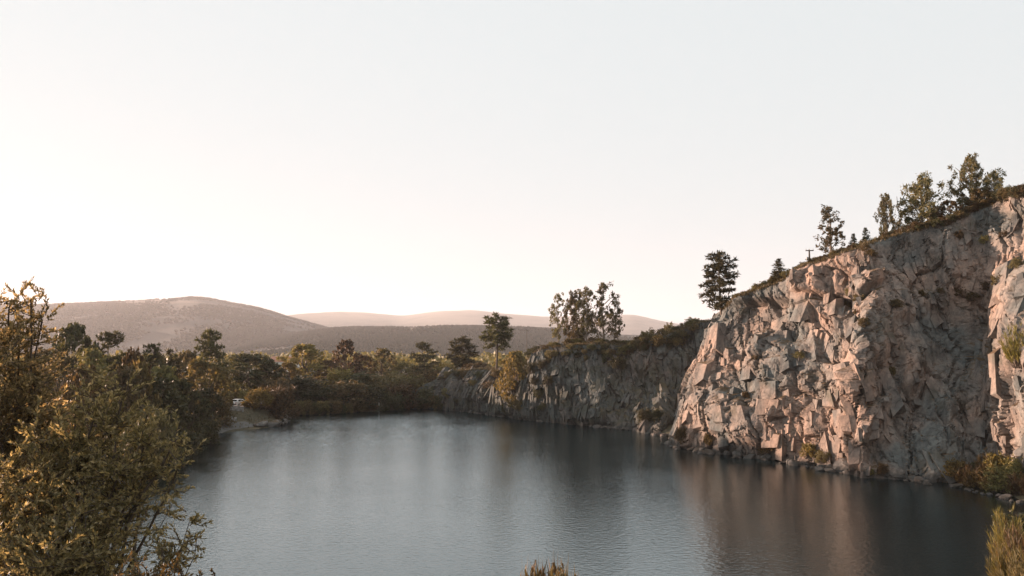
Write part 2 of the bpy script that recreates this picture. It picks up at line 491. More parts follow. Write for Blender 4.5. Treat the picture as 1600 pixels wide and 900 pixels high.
# water: one sheet, fine wind ripple
m, t, o = newmat('water')
L = t.links.new
tc = N(t, 'ShaderNodeTexCoord')
body = N(t, 'ShaderNodeBsdfDiffuse'); body.inputs['Color'].default_value = (0.005, 0.010, 0.011, 1)
gl = N(t, 'ShaderNodeBsdfGlossy'); gl.inputs['Color'].default_value = (0.88, 0.97, 1.0, 1); gl.inputs['Roughness'].default_value = 0.03
fr = N(t, 'ShaderNodeFresnel'); fr.inputs['IOR'].default_value = 2.6
flat = N(t, 'ShaderNodeCombineXYZ'); flat.inputs[2].default_value = 1.0; L(flat.outputs[0], fr.inputs['Normal'])
mx = N(t, 'ShaderNodeMixShader')
L(fr.outputs[0], mx.inputs[0]); L(body.outputs[0], mx.inputs[1]); L(gl.outputs[0], mx.inputs[2])
mp = N(t, 'ShaderNodeMapping'); mp.inputs['Scale'].default_value = (0.8, 1.2, 1)
L(tc.outputs['Object'], mp.inputs['Vector'])
w1 = N(t, 'ShaderNodeTexNoise', Scale=3.0, Detail=3.0, Roughness=0.55, Distortion=0.3); L(mp.outputs[0], w1.inputs['Vector'])
w2 = N(t, 'ShaderNodeTexNoise', Scale=0.05, Detail=3.0, Roughness=0.5); L(tc.outputs['Object'], w2.inputs['Vector'])   # calm and ruffled patches
sy = N(t, 'ShaderNodeSeparateXYZ'); L(tc.outputs['Object'], sy.inputs[0])
calm = N(t, 'ShaderNodeMapRange'); calm.inputs['From Min'].default_value = 95; calm.inputs['From Max'].default_value = 165
L(sy.outputs['Y'], calm.inputs['Value'])                                             # the breeze reaches the far water
amp = mth(t, 'MULTIPLY', mth(t, 'ADD', mth(t, 'MULTIPLY', calm.outputs[0], 0.5), 0.65), mth(t, 'ADD', mth(t, 'MULTIPLY', w2.outputs['Fac'], 0.9), 0.35))
b = N(t, 'ShaderNodeBump', Strength=1.0, Distance=0.062)
L(mth(t, 'MULTIPLY', w1.outputs['Fac'], amp), b.inputs['Height'])
L(b.outputs[0], gl.inputs['Normal'])
L(mx.outputs[0], o.inputs['Surface'])
M['water'] = m
mb = MB()
xs = np.arange(-74, 58, 0.27); ys = np.arange(27, 214, 0.27)
X, Y = np.meshgrid(xs, ys, indexing='ij')
rw = np.random.default_rng(5)
breeze = sstep(85, 160, Y) * sstep(22, -8, X)
patch = fbm(X / 45 + 3, Y / 12, 17, 3) * 0.8 + 0.5; patch = np.clip(patch, 0, 1.2)
slope = (0.009 + 0.078 * breeze) * (0.5 + patch)
Zw = 0 * X
for k_ in range(46):
    lam = 0.6 * 2.0 ** rw.random(); an = rw.normal() * 1.0 + 0.9
    kx, ky = math.cos(an) * 6.283 / lam, math.sin(an) * 6.283 / lam
    Zw = Zw + np.sin(kx * X + ky * Y + rw.random() * 6.283) * lam / 6.283
Zw = Zw * slope / math.sqrt(46 / 2)
mb.add(np.stack([X, Y, Zw], -1).reshape(-1, 3), grid_faces(len(xs), len(ys)))
tag(link('water', mb.mesh('water', 'water', True)), 'dark rippled lake water filling the old quarry', 'water', kind='structure')

# road beside the lake
def ribbon(pts, width, dz, step=1.0):
    pts = np.array(pts, float)
    s = np.r_[0, np.cumsum(np.linalg.norm(np.diff(pts, axis=0), axis=1))]
    q = np.arange(0, s[-1], step)
    P = np.stack([np.interp(q, s, pts[:, 0]), np.interp(q, s, pts[:, 1])], 1)
    T = np.gradient(P, axis=0); T /= np.linalg.norm(T, axis=1)[:, None]
    Nn = np.c_[-T[:, 1], T[:, 0]]
    offs = np.linspace(-width / 2, width / 2, 5)
    XY = P[:, None, :] + Nn[:, None, :] * offs[None, :, None]
    Z = ground_z(XY[..., 0], XY[..., 1]) + dz
    return np.concatenate([XY, Z[..., None]], -1).reshape(-1, 3), grid_faces(len(P), 5)
mb = MB(); v, f = ribbon(ROAD, 4.4, 0.06); mb.add(v, f)
tag(link('road', mb.mesh('road', 'gravel', True)), 'pale gravel road along the left bank by the white car', 'road', kind='structure')

# ------------------------------------------------------------------ hills
HILLV = []
def hill(name, sky_pts, D, depth, back, rough, seed, mat, label, base=2.0):
    px = np.linspace(sky_pts[0][0], sky_pts[-1][0], 420)
    sy_ = np.interp(px, [a for a, _ in sky_pts], [b for _, b in sky_pts])
    k = np.ones(9) / 9
    sy_ = np.convolve(np.pad(sy_, 4, mode='edge'), k, mode='valid')
    rows = 46
    V = np.zeros((len(px), rows, 3))
    for i, (a, b_) in enumerate(zip(px, sy_)):
        top = pix(a, b_, D)
        for j in range(rows):
            s = j / (rows - 16) if j < rows - 15 else 1 + (j - (rows - 16)) / 15.0
            if s <= 1:
                y = D - depth * (1 - s); zz = base + (top.z - base) * (math.sin(s * math.pi / 2) ** 1.15)
            else:
                y = D + back * (s - 1); zz = base + (top.z - base) * max(0, 1 - (s - 1)) ** 1.3
            V[i, j] = (top.x * (y / D if s <= 1 else 1), y, zz)
    x, y = V[..., 0], V[..., 1]
    h = (V[..., 2] - base)
    V[..., 2] += fbm(x / (rough * 9), y / (rough * 9), seed, 5) * np.minimum(h, rough * 1.2) * 0.22
    V[..., 2] += fbm(x / 28, y / 28, seed + 7, 3) * np.minimum(h * 0.05, 1.6)
    mb = MB(); mb.add(V.reshape(-1, 3), grid_faces(len(px), rows)); HILLV.append(V)
    return tag(link(name, mb.mesh(name, mat, True)), label, 'hill', kind='structure')
def forest_mat(name, c1, c2, c3, zt):
    m, t, o = newmat(name); L = t.links.new
    tc = N(t, 'ShaderNodeTexCoord')
    a = N(t, 'ShaderNodeTexNoise', Scale=0.004, Detail=9.0, Roughness=0.65); L(tc.outputs['Object'], a.inputs['Vector'])
    c = N(t, 'ShaderNodeTexNoise', Scale=0.09, Detail=4.0, Roughness=0.7); L(tc.outputs['Object'], c.inputs['Vector'])
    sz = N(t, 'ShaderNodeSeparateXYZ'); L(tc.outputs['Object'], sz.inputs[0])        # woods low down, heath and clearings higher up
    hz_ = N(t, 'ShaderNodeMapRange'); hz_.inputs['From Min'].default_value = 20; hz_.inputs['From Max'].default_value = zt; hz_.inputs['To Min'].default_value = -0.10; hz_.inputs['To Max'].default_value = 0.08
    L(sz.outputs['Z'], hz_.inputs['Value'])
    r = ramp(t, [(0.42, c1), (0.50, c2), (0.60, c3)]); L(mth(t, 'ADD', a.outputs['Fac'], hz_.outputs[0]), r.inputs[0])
    r2 = ramp(t, [(0.3, (0.5, 0.5, 0.5)), (0.7, (1.4, 1.4, 1.4))]); L(c.outputs['Fac'], r2.inputs[0])
    p = N(t, 'ShaderNodeBsdfPrincipled', Roughness=0.95)
    L(mixc(t, r.outputs[0], r2.outputs[0], 1.0, 'MULTIPLY'), p.inputs['Base Color'])
    b = N(t, 'ShaderNodeBump', Strength=1.0, Distance=6.0); L(c.outputs['Fac'], b.inputs['Height']); L(b.outputs[0], p.inputs['Normal'])
    L(p.outputs[0], o.inputs['Surface'])
    return m
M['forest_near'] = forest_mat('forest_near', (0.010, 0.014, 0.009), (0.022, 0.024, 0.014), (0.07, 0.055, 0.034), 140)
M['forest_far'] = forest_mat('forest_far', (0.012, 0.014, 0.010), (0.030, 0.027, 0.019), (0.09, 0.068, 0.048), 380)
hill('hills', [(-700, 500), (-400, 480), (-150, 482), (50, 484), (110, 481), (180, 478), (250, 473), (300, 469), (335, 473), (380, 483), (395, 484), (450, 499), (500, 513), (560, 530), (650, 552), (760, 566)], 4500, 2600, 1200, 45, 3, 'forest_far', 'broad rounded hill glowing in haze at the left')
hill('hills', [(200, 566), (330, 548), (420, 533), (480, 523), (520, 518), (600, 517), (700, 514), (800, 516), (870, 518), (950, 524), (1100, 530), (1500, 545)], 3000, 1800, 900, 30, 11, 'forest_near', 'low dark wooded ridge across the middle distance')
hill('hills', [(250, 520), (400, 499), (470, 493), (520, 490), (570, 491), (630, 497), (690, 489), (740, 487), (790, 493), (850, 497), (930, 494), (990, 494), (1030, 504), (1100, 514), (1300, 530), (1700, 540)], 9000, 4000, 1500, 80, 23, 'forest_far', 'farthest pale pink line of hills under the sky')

# ------------------------------------------------------------------ cliffs
def cliff(name, st, nu, nv, sculpt, fac, mat, label, capdir, cap_rows, seed, blocks, warp=0.10):
    """st: stations (base, mid, top) as points; a broken rock face grows between them, a cap of ground runs back from the top"""
    B = np.array([s[0] for s in st]); Mi = np.array([s[1] for s in st]); T = np.array([s[2] for s in st])
    L_ = np.r_[0, np.cumsum(np.linalg.norm(np.diff((B + T + Mi) / 3, axis=0), axis=1))]
    u = np.linspace(0, L_[-1], nu)
    v = np.linspace(0, 1, nv)
    rj = np.random.default_rng(seed + 900)
    UJ = np.broadcast_to(u[:, None], (nu, nv)) + rj.uniform(-.42, .42, (nu, nv)) * (u[1] - u[0])
    VJ = np.clip(np.broadcast_to(v[None, :], (nu, nv)) + rj.uniform(-.42, .42, (nu, nv)) * (v[1] - v[0]), 0, 1)
    VJ[:, 0] = 0; VJ[:, -1] = 1
    ip = lambda A: np.stack([np.interp(UJ, L_, A[:, k]) for k in range(3)], -1)
    B, Mi, T = ip(B), ip(Mi), ip(T)
    P = np.where((VJ < 0.5)[..., None], B + (Mi - B) * (VJ * 2)[..., None], Mi + (T - Mi) * (VJ * 2 - 1)[..., None])
    sm = P.copy()
    k = 5
    for ax in (0, 1):
        for _ in range(2):
            pad = [(0, 0)] * 3; pad[ax] = (k, k)
            c = np.cumsum(np.pad(sm, pad, mode='edge'), axis=ax)
            sm = (np.take(c, np.arange(2 * k, c.shape[ax]), axis=ax) - np.take(c, np.arange(0, c.shape[ax] - 2 * k), axis=ax)) / (2 * k)
    nrm = np.cross(np.gradient(sm, axis=0), np.gradient(sm, axis=1))
    nrm /= np.linalg.norm(nrm, axis=2)[..., None] + 1e-9
    U = UJ; Z = P[..., 2]
    px, py = proj(P)
    wa = U + warp * fbm(U / 5, Z / 5, seed, 4) * 1.6 + 0.25 * Z
    wb = Z + warp * fbm(U / 5 + 31, Z / 5 + 17, seed + 3, 4) * 1.6 - 0.12 * U
    d = np.zeros(P.shape[:2]); crack = np.zeros(P.shape[:2])
    for f_ in fac:
        if f_[0] == 'chips':
            d += chips(wa, wb, f_[1], f_[3], f_[2], f_[4])
        else:
            sa, sb, amp, tilt, ck, cw, sd = f_[1:]
            o_, e = facets(wa, wb, sa, sb, sd, amp, tilt)
            o_ = o_ - ck * (1 - sstep(0.0, cw, e)) * (0.55 + 0.45 * fbm(U / 3, Z / 3, sd + 9, 2))
            d += o_
    d += rj.uniform(-1, 1, d.shape) * 0.02
    d += sculpt(px, py, U, Z)
    edge = sstep(1.0, 0.93, VJ) * 0.65 + 0.35
    P = P + nrm * (d * edge)[..., None]
    # angular blocks standing out of the face, bounded by the joints
    BV, BF = [], []
    nb = 0
    for (cnt, w0, w1, h0, h1, pr0, pr1, p_lo, p_hi) in blocks:
        for _ in range(cnt):
            i = int(rj.integers(2, nu - 2)); j = int(rj.integers(1, int(nv * (0.97 if w1 < 2 else 0.90))))
            if not (p_lo < px[i, j] < p_hi): continue
            c = P[i, j]; n = nrm[i, j]
            r_ = np.cross(np.array([0, 0, 1.0]), n); r_ /= np.linalg.norm(r_) + 1e-9
            u_ = np.cross(n, r_)
            a_ = 0.16 + rj.normal() * 0.14; ca, sa_ = math.cos(a_), math.sin(a_)
            r_, u_ = r_ * ca + u_ * sa_, u_ * ca - r_ * sa_
            n = n + r_ * rj.normal() * 0.20 + u_ * rj.normal() * 0.10
            w_ = w0 + (w1 - w0) * rj.random() ** 1.6; h_ = h0 + (h1 - h0) * rj.random() ** 1.6; p_ = pr0 + (pr1 - pr0) * rj.random()
            cr = np.array([(x_, y_, z_) for z_ in (-1, 1) for (x_, y_) in ((-1, -1), (1, -1), (1, 1), (-1, 1))], float)
            cr[:, :2] *= 1 + rj.uniform(-.5, .2, (8, 2)); cr[4:, :2] *= rj.uniform(.7, .98)
            zz = np.where(cr[:, 2] < 0, -1.2, p_ * rj.uniform(0.55, 1.2, 8))
            vv = c + cr[:, :1] * r_ * w_ / 2 + cr[:, 1:2] * u_ * h_ / 2 + zz[:, None] * n
            f6 = np.array([(4, 5, 6, 7), (0, 1, 5, 4), (1, 2, 6, 5), (2, 3, 7, 6), (3, 0, 4, 7)])
            BV.append(vv); BF.append(np.concatenate([f6[:, [0, 1, 2]], f6[:, [0, 2, 3]]]) + nb); nb += 8
    # foot below the water
    foot = [P[:, :1] + np.array([-capdir[0] * 1.0, -capdir[1] * 1.0, -3.0])]
    # cap of ground behind the edge
    cap = []
    top = P[:, -1]
    for (back, rise) in cap_rows:
        q = top + np.array([capdir[0] * back, capdir[1] * back, 0])
        q[:, 2] = top[:, 2] * (1 if rise > -5 else 0) + (rise if rise > -5 else -2)
        if rise > -5: q[:, 2] += fbm(q[:, 0] / 4, q[:, 1] / 4, seed + 11, 3) * 0.5 * min(1, back / 3)
        cap.append(q[:, None])
    P = np.concatenate(foot + [P] + cap, axis=1)
    me = bpy.data.meshes.new(name)
    Fq = grid_faces(P.shape[0], P.shape[1])[:, ::-1]
    fl = rj.random(len(Fq)) < 0.5        # every quad is split along a random diagonal
    t1 = np.where(fl[:, None], Fq[:, [0, 1, 2]], Fq[:, [0, 1, 3]]); t2 = np.where(fl[:, None], Fq[:, [0, 2, 3]], Fq[:, [1, 2, 3]])
    Fq = np.concatenate([t1, t2])
    PV = P.reshape(-1, 3)
    if BV: fill_mesh(me, np.concatenate([PV] + BV), np.concatenate([Fq] + [b_ + len(PV) for b_ in BF]))
    else: fill_mesh(me, PV, Fq)
    me.materials.append(M[mat])
    tag(link(name, me), label, 'cliff', kind='structure')
    return P.reshape(-1, 3), Fq

def S(b, mi, tp):
    return (tuple(wat(*b)) if len(b) == 2 else b, tuple(pix(*mi)), tuple(pix(*tp)))
def gauss(px, py, cx, cy_, rx, ry, amp, pw=2.0):
    return amp * np.exp(-(np.abs((px - cx) / rx) ** pw + np.abs((py - cy_) / ry) ** pw))
def ridge(px, py, pts, wd, amp):
    return amp * np.exp(-(polydist(px, py, pts) / wd) ** 2)

main_st = [((37, 152, -1), (41, 152, 9), (45, 152, 20.5)),
           ((27.5, 131, -1), (30.5, 131, 9), (36, 130, 20.5)),
           S((1042, 692), (1078, 606, 117.5), (1128, 478, 116)),
           S((1062, 701), (1100, 604, 113.5), (1145, 467, 113)),
           S((1150, 712), (1185, 590, 104), (1200, 447, 109)),
           S((1215, 719), (1245, 580, 99.5), (1255, 421, 104)),
           S((1290, 733), (1300, 570, 93), (1310, 402, 99)),
           S((1325, 741), (1335, 565, 89), (1362, 378, 96)),
           S((1372, 746), (1388, 560, 90.5), (1412, 362, 95.5)),
           S((1440, 753), (1455, 550, 90), (1465, 352, 95)),
           S((1498, 754), (1515, 545, 89.5), (1525, 328, 94)),
           S((1520, 752), (1545, 555, 84), (1572, 304, 91)),
           S((1600, 762), (1600, 560, 76.5), (1615, 290, 89)),
           S((1700, 790), (1690, 560, 70), (1700, 280, 87)),
           ((57, 50, 0.5), (61, 50, 12), (66, 52, 27)),
           ((70, 32, 0.5), (74, 32, 10), (82, 34, 22))]
def sculpt_main(px, py, U, Z):
    d = 0 * px
    jig = fbm(U / 2.2, Z / 2.2, 91, 3)
    rx = np.interp(py, [380, 405, 450, 510, 580, 640, 690, 725], [1366, 1360, 1347, 1330, 1320, 1313, 1306, 1316]) + jig * 16
    tt = px - rx
    d += np.interp(tt, [-85, -30, -13, 17, 30, 130], [0, -1.7, -1.9, 1.7, 1.3, -0.4]) * sstep(395, 430, py) * sstep(1190, 1240, px) * sstep(1480, 1420, px)
    bx = np.interp(py, [450, 480, 560, 640, 720], [1548, 1540, 1536, 1532, 1528]) + jig * 14
    tt = px - bx
    d += np.interp(tt, [-90, -25, -8, 26, 60, 120], [0, -0.5, -0.5, 0.8, 0.9, 0.5]) * sstep(440, 480, py)
    lx = np.interp(py, [560, 600, 640, 690], [1408, 1396, 1352, 1340]) + jig * 18
    d += np.interp(px - lx, [-40, -10, 8, 40], [0, -0.5, 0.9, 0]) * sstep(540, 570, py)
    d += gauss(px, py, 1163, 602, 26, 20, -1.5, 3)
    d += gauss(px, py, 1185, 500, 32, 24, -0.9, 3)
    d += gauss(px, py, 1190, 662, 88, 34, 1.1, 4)
    d += gauss(px, py, 1112, 640, 40, 30, 0.8, 3)
    d += gauss(px, py, 1225, 548, 30, 20, 0.9, 3)
    d += ridge(px, py, [(1245, 475), (1225, 500), (1200, 530), (1180, 555)], 8, 0.8)
    d -= ridge(px, py, [(1142, 476), (1136, 505), (1128, 520)], 3.5, 0.9)
    d -= ridge(px, py, [(1085, 615), (1130, 602), (1190, 622), (1245, 612), (1300, 640)], 5, 0.7)
    d -= ridge(px, py, [(1140, 545), (1180, 562), (1250, 552), (1310, 565)], 4, 0.5)
    ln = np.interp(px, [1130, 1145, 1200, 1300, 1345, 1380], [474, 470, 463, 458, 464, 440])
    d += 0.8 * sstep(3, -3, py - ln) * sstep(1390, 1340, px) * sstep(1135, 1150, px)
    d -= 0.9 * np.exp(-((py - ln - 5) / 4) ** 2) * sstep(1390, 1340, px)
    d += gauss(px, py, 1320, 424, 24, 30, 0.9, 6)
    d += gauss(px, py, 1450, 590, 75, 120, -0.5)
    d += gauss(px, py, 1440, 400, 80, 50, -0.4)
    sh = np.interp(px, [1525, 1545, 1600, 1660], [500, 462, 408, 380])
    d += 0.9 * sstep(-4, 10, py - sh) * sstep(1522, 1548, px)
    d -= ridge(px, py, [(1590, 520), (1575, 600), (1585, 680)], 7, 1.0)
    return d
CV, CF = cliff('cliff', main_st, 760, 220, sculpt_main,
               [('chips', 6.0, 1.5, 41, 1.35), ('chips', 2.6, 0.62, 42, 1.7), ('chips', 1.1, 0.22, 43, 1.6),
                ('joints', 4.6, 13.0, 0.40, 0.03, 1.0, 0.05, 31), ('joints', 3.0, 5.5, 0.32, 0.05, 0.6, 0.07, 52), ('joints', 1.5, 2.6, 0.16, 0.06, 0.3, 0.09, 63)],
               'granite', 'big sunlit pink granite cliff rising from the lake at the right', (0.86, 0.5),
               [(0.6, 0.25), (1.5, 0.5), (3, 0.7), (5, 0.6), (8, 0.3), (14, 0.0), (30, -1), (60, -2), (62, -9)], 3,
               [(330, 1.5, 4.0, 2.2, 6.0, 0.03, 0.20, 1000, 1320), (620, 0.6, 1.8, 0.7, 2.8, 0.02, 0.22, 1000, 1340), (700, 0.35, 1.2, 1.0, 4.5, 0.04, 0.26, 1320, 1620), (260, 0.9, 2.4, 2.6, 7.5, 0.05, 0.26, 1320, 1700), (1200, 0.2, 0.7, 0.3, 1.6, 0.02, 0.16, 1000, 1620)])

far_st = [S((640, 640), (640, 625, 205), (640, 612, 212)),
          S((685, 640), (690, 612, 201), (692, 585, 208)),
          S((720, 643), (722, 612, 191), (728, 578, 199)),
          S((760, 648), (765, 612, 180), (772, 579, 188)),
          S((800, 653), (805, 612, 172), (808, 580, 180)),
          S((835, 658), (840, 600, 162), (842, 546, 166)),
          S((880, 662), (884, 600, 157), (882, 540, 163)),
          S((930, 667), (928, 605, 154), (926, 537, 160)),
          S((985, 672), (985, 605, 151), (980, 538, 158)),
          S((1030, 680), (1035, 600, 149.5), (1036, 524, 156)),
          ((31, 144, -1), tuple(pix(1085, 600, 148.5)), tuple(pix(1095, 503, 154))),
          ((40, 142, -1), tuple(pix(1160, 600, 147)), tuple(pix(1170, 490, 152)))]
def sculpt_far(px, py, U, Z):
    d = 0 * px
    d += ridge(px, py, [(955, 590), (940, 620), (930, 660)], 6, 1.2)
    d += gauss(px, py, 930, 650, 45, 14, 1.4)
    d += gauss(px, py, 900, 565, 26, 20, 0.8, 6)
    d += ridge(px, py, [(770, 590), (750, 620), (740, 650)], 6, 1.0)
    d += gauss(px, py, 1000, 590, 30, 30, -0.8)
    return d
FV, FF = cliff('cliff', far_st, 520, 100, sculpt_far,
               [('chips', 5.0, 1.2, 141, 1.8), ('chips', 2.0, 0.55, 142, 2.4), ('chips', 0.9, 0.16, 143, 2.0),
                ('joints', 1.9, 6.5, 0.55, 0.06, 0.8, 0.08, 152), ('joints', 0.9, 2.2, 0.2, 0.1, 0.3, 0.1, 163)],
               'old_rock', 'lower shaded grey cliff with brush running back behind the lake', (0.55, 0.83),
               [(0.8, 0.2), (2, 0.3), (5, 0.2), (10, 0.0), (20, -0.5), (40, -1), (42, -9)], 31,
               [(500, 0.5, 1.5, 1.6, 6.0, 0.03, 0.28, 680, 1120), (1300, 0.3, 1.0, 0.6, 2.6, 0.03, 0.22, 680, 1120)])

# everything that carries something
allV = np.concatenate([GV, CV, FV]); allF = GF.tolist() + (CF + len(GV)).tolist() + (FF + len(GV) + len(CV)).tolist()
BVH = BVHTree.FromPolygons([tuple(a) for a in allV.tolist()], allF)
def gz(x, y):
    h = BVH.ray_cast(Vector((x, y, 200)), Vector((0, 0, -1)))
    return h[0].z if h[0] else 0.0
def hit(px, py):
    h = BVH.ray_cast(Vector((0, 0, EYE)), ray(px, py).normalized())
    return h[0]

# ------------------------------------------------------------------ plants: prototypes
def rvec(rng, n):
    a = rng.normal(size=(n, 3)); return a / (np.linalg.norm(a, axis=1)[:, None] + 1e-9)
def clump_leaves(mb, rng, c, r, n, size, squash=0.8, asp=0.55, mi=0, droop=0.0):
    """leaf sprays filling an uneven clump"""
    d = rvec(rng, n) * (rng.random(n)[:, None] ** 0.45) * r
    d[:, 2] *= squash
    pos = np.asarray(c)[None] + d
    a = rvec(rng, n); a[:, 2] -= droop; a /= np.linalg.norm(a, axis=1)[:, None]
    b = np.cross(a, rvec(rng, n)); b /= np.linalg.norm(b, axis=1)[:, None] + 1e-9
    s = size * (0.6 + 0.8 * rng.random(n))[:, None]
    lift = np.cross(a, b) * s * 0.15
    mb.leaves(pos - a * s, pos + a * s, b * s * asp, lift, mi)
def limb(rng, p0, p1, n=5, wob=0.06):
    p0, p1 = np.array(p0, float), np.array(p1, float)
    t = np.linspace(0, 1, n)[:, None]
    P = p0 + (p1 - p0) * t
    P[1:-1] += rng.normal(size=(n - 2, 3)) * np.linalg.norm(p1 - p0) * wob
    return P

def make_broad(seed, wide=0.42, low=0.12, nclump=26, nleaf=95, size=0.030, dome=1.0, gap=0.0):
    """unit-height broadleaf: uneven clumps on limbs"""
    rng = np.random.default_rng(seed)
    tr, cr = MB(), MB()
    lean = rng.normal(size=2) * 0.04
    fork = np.array([lean[0], lean[1], 0.32])
    tr.tube(limb(rng, (0, 0, -0.04), fork), np.linspace(0.030, 0.020, 5), 7)
    for k in range(nclump):
        ang = k * 2.4 + rng.random() * 0.9
        h = low + (1 - low) * ((k + 0.5) / nclump) ** 0.85
        q = (h - low) / (1 - low)
        rad = wide * (math.sin(math.pi * min(1, 0.18 + q * 0.82)) ** 0.6) * (0.45 + 0.6 * rng.random()) * dome
        rc = (0.085 + 0.075 * rng.random()) * (1.1 - 0.4 * q)
        c = np.array([rad * math.cos(ang) + lean[0], rad * math.sin(ang) + lean[1], min(h, 1 - rc * 0.75)])
        tr.tube(limb(rng, fork * (0.5 + 0.5 * rng.random()), c), np.linspace(0.012, 0.003, 5), 5)
        clump_leaves(cr, rng, c, rc * (1.25 - gap), int(nleaf * (0.7 + 0.6 * rng.random())), size)
        for s_ in range(3):     # loose sprigs break the outline
            dd = rvec(rng, 1)[0]; dd[2] = abs(dd[2]) * 0.8
            clump_leaves(cr, rng, c + dd * rc * 1.25, rc * 0.35, 9, size * 0.9)
    return tr, cr

def make_pine(seed, bare=0.35, wide=0.22, whorls=12, shape='round', tuft=0.055):
    rng = np.random.default_rng(seed)
    tr, cr = MB(), MB()
    bend = rng.normal(size=2) * 0.02
    zs = np.linspace(-0.04, 0.99, 9)
    trunk = np.c_[bend[0] * np.sin(zs * 3), bend[1] * np.sin(zs * 2.3), zs]
    tr.tube(trunk, np.linspace(0.020, 0.004, 9), 7)
    for k in range(whorls):
        q = k / (whorls - 1)
        z = bare + (0.985 - bare) * q
        if shape == 'cone': ln = wide * (1 - q) ** 0.85 + 0.02
        elif shape == 'flat': ln = wide * (0.35 + 0.65 * math.sin(math.pi * (0.25 + 0.65 * q)))
        else: ln = wide * (math.sin(math.pi * (0.22 + 0.72 * q)) ** 0.7) + 0.02
        nb = rng.integers(3, 6)
        a0 = rng.random() * 6.28
        for j in range(nb):
            if shape != 'cone' and rng.random() < 0.16: continue
            a = a0 + j * 6.283 / nb + rng.normal() * 0.25
            l = ln * (0.6 + 0.55 * rng.random())
            rise = (0.25 - 0.5 * (1 - q)) * l + rng.normal() * 0.1 * l + 0.12 * l
            base = np.array([bend[0] * math.sin(z * 3), bend[1] * math.sin(z * 2.3), z])
            end = base + np.array([math.cos(a) * l, math.sin(a) * l, rise])
            P = limb(rng, base, end, 4, 0.05)
            tr.tube(P, np.linspace(0.006, 0.002, 4), 4)
            nt_ = max(2, int(l / 0.026))
            for s in np.linspace(0.3, 1.0, nt_):
                c = base + (end - base) * s + rng.normal(size=3) * 0.012
                n = 13
                d = rvec(rng, n); d[:, 2] = d[:, 2] * 0.8 + 0.35
                d += (end - base) / (l + 1e-6) * 0.4
                d /= np.linalg.norm(d, axis=1)[:, None]
                b = np.cross(d, rvec(rng, n)); b /= np.linalg.norm(b, axis=1)[:, None] + 1e-9
                tl = tuft * (0.7 + 0.6 * rng.random(n))[:, None]
                cr.leaves(c[None] + d * 0.004, c[None] + d * tl, b * 0.008, d * 0, 0)
    top = trunk[-1]
    d = rvec(rng, 30); d[:, 2] = np.abs(d[:, 2]) + 0.4; d /= np.linalg.norm(d, axis=1)[:, None]
    b = np.cross(d, rvec(rng, 30)); b /= np.linalg.norm(b, axis=1)[:, None]
    cr.leaves(top[None] + 0 * d, top[None] + d * tuft, b * 0.008, d * 0, 0)
    return tr, cr

def make_euc(seed, wide=0.24, bare=0.22, nclump=18, nleaf=60, size=0.026, rc0=0.055):
    """slim eucalypt: separate leaf clumps on rising limbs with sky between"""
    rng = np.random.default_rng(seed)
    tr, cr = MB(), MB()
    bend = rng.normal(size=2) * 0.05
    zs = np.linspace(-0.04, 0.96, 10)
    line = lambda z: np.array([bend[0] * math.sin(z * 2.6), bend[1] * math.sin(z * 2.1 + 0.5) - bend[1] * math.sin(0.5), z])
    tr.tube(np.array([line(z) for z in zs]), np.linspace(0.017, 0.004, 10), 7)
    for k in range(nclump):
        q = (k + rng.random() * 0.8) / nclump
        z = bare + (0.96 - bare) * q
        a = k * 2.4 + rng.normal() * 0.5
        l = wide * (math.sin(math.pi * (0.2 + 0.72 * q)) ** 0.8) * (0.45 + 0.7 * rng.random())
        rc = rc0 * (0.7 + 0.7 * rng.random())
        c = line(z) + np.array([math.cos(a) * l, math.sin(a) * l, 0.0])
        c[2] = min(c[2], 1 - rc * 0.8)
        st = line(max(0.1, z - l * 1.1))
        tr.tube(limb(rng, st, c, 5, 0.05), np.linspace(0.009, 0.004, 5), 5)
        for q_ in (0.5, 0.68, 0.85, 1.0):
            cc = st + (c - st) * q_ + rng.normal(size=3) * rc * 0.55
            cc[2] = min(cc[2], 0.99)
            clump_leaves(cr, rng, cc, rc * (0.45 + 0.5 * rng.random()), int(nleaf * 0.36 * (0.5 + rng.random())), size, 1.15, 0.32, 0, 0.6)
    clump_leaves(cr, rng, line(0.95), rc0 * 0.9, nleaf, size, 1.1, 0.35, 0, 0.2)
    return tr, cr

def make_shrub(seed, wide=0.62, nclump=22, nleaf=80, size=0.055, spiky=0.0):
    """unit-height shrub, leafy to the ground"""
    rng = np.random.default_rng(seed)
    mb_s, mb_f = MB(), MB()
    for k in range(nclump):
        a = k * 2.4 + rng.random()
        q = rng.random()
        h = 0.1 + 0.72 * (k / nclump) ** 0.8
        rad = wide * math.sqrt(max(0.05, 1 - (h / 1.02) ** 2)) * (0.35 + 0.7 * q)
        rc = 0.15 + 0.12 * rng.random()
        c = np.array([rad * math.cos(a), rad * math.sin(a), min(h, 1 - rc * 0.8)])
        mb_s.tube(limb(rng, (rad * 0.15 * math.cos(a), rad * 0.15 * math.sin(a), -0.08), c, 4), np.linspace(0.016, 0.005, 4), 4)
        clump_leaves(mb_f, rng, c, rc, int(nleaf * (0.6 + 0.8 * rng.random())), size, 0.85, 0.5)
        for s_ in range(3):
            dd = rvec(rng, 1)[0]; dd[2] = abs(dd[2])
            clump_leaves(mb_f, rng, c + dd * rc * 1.2, rc * 0.4, 8, size)
        if spiky:
            n = int(26 * spiky)
            d = rvec(rng, n); d[:, 2] = np.abs(d[:, 2]) + 0.5; d /= np.linalg.norm(d, axis=1)[:, None]
            b = np.cross(d, rvec(rng, n)); b /= np.linalg.norm(b, axis=1)[:, None]
            ln = 0.3 * (0.5 + rng.random(n))[:, None]
            mb_f.leaves(c + 0 * d, c + d * ln, b * 0.016, d * 0)
    return mb_s, mb_f

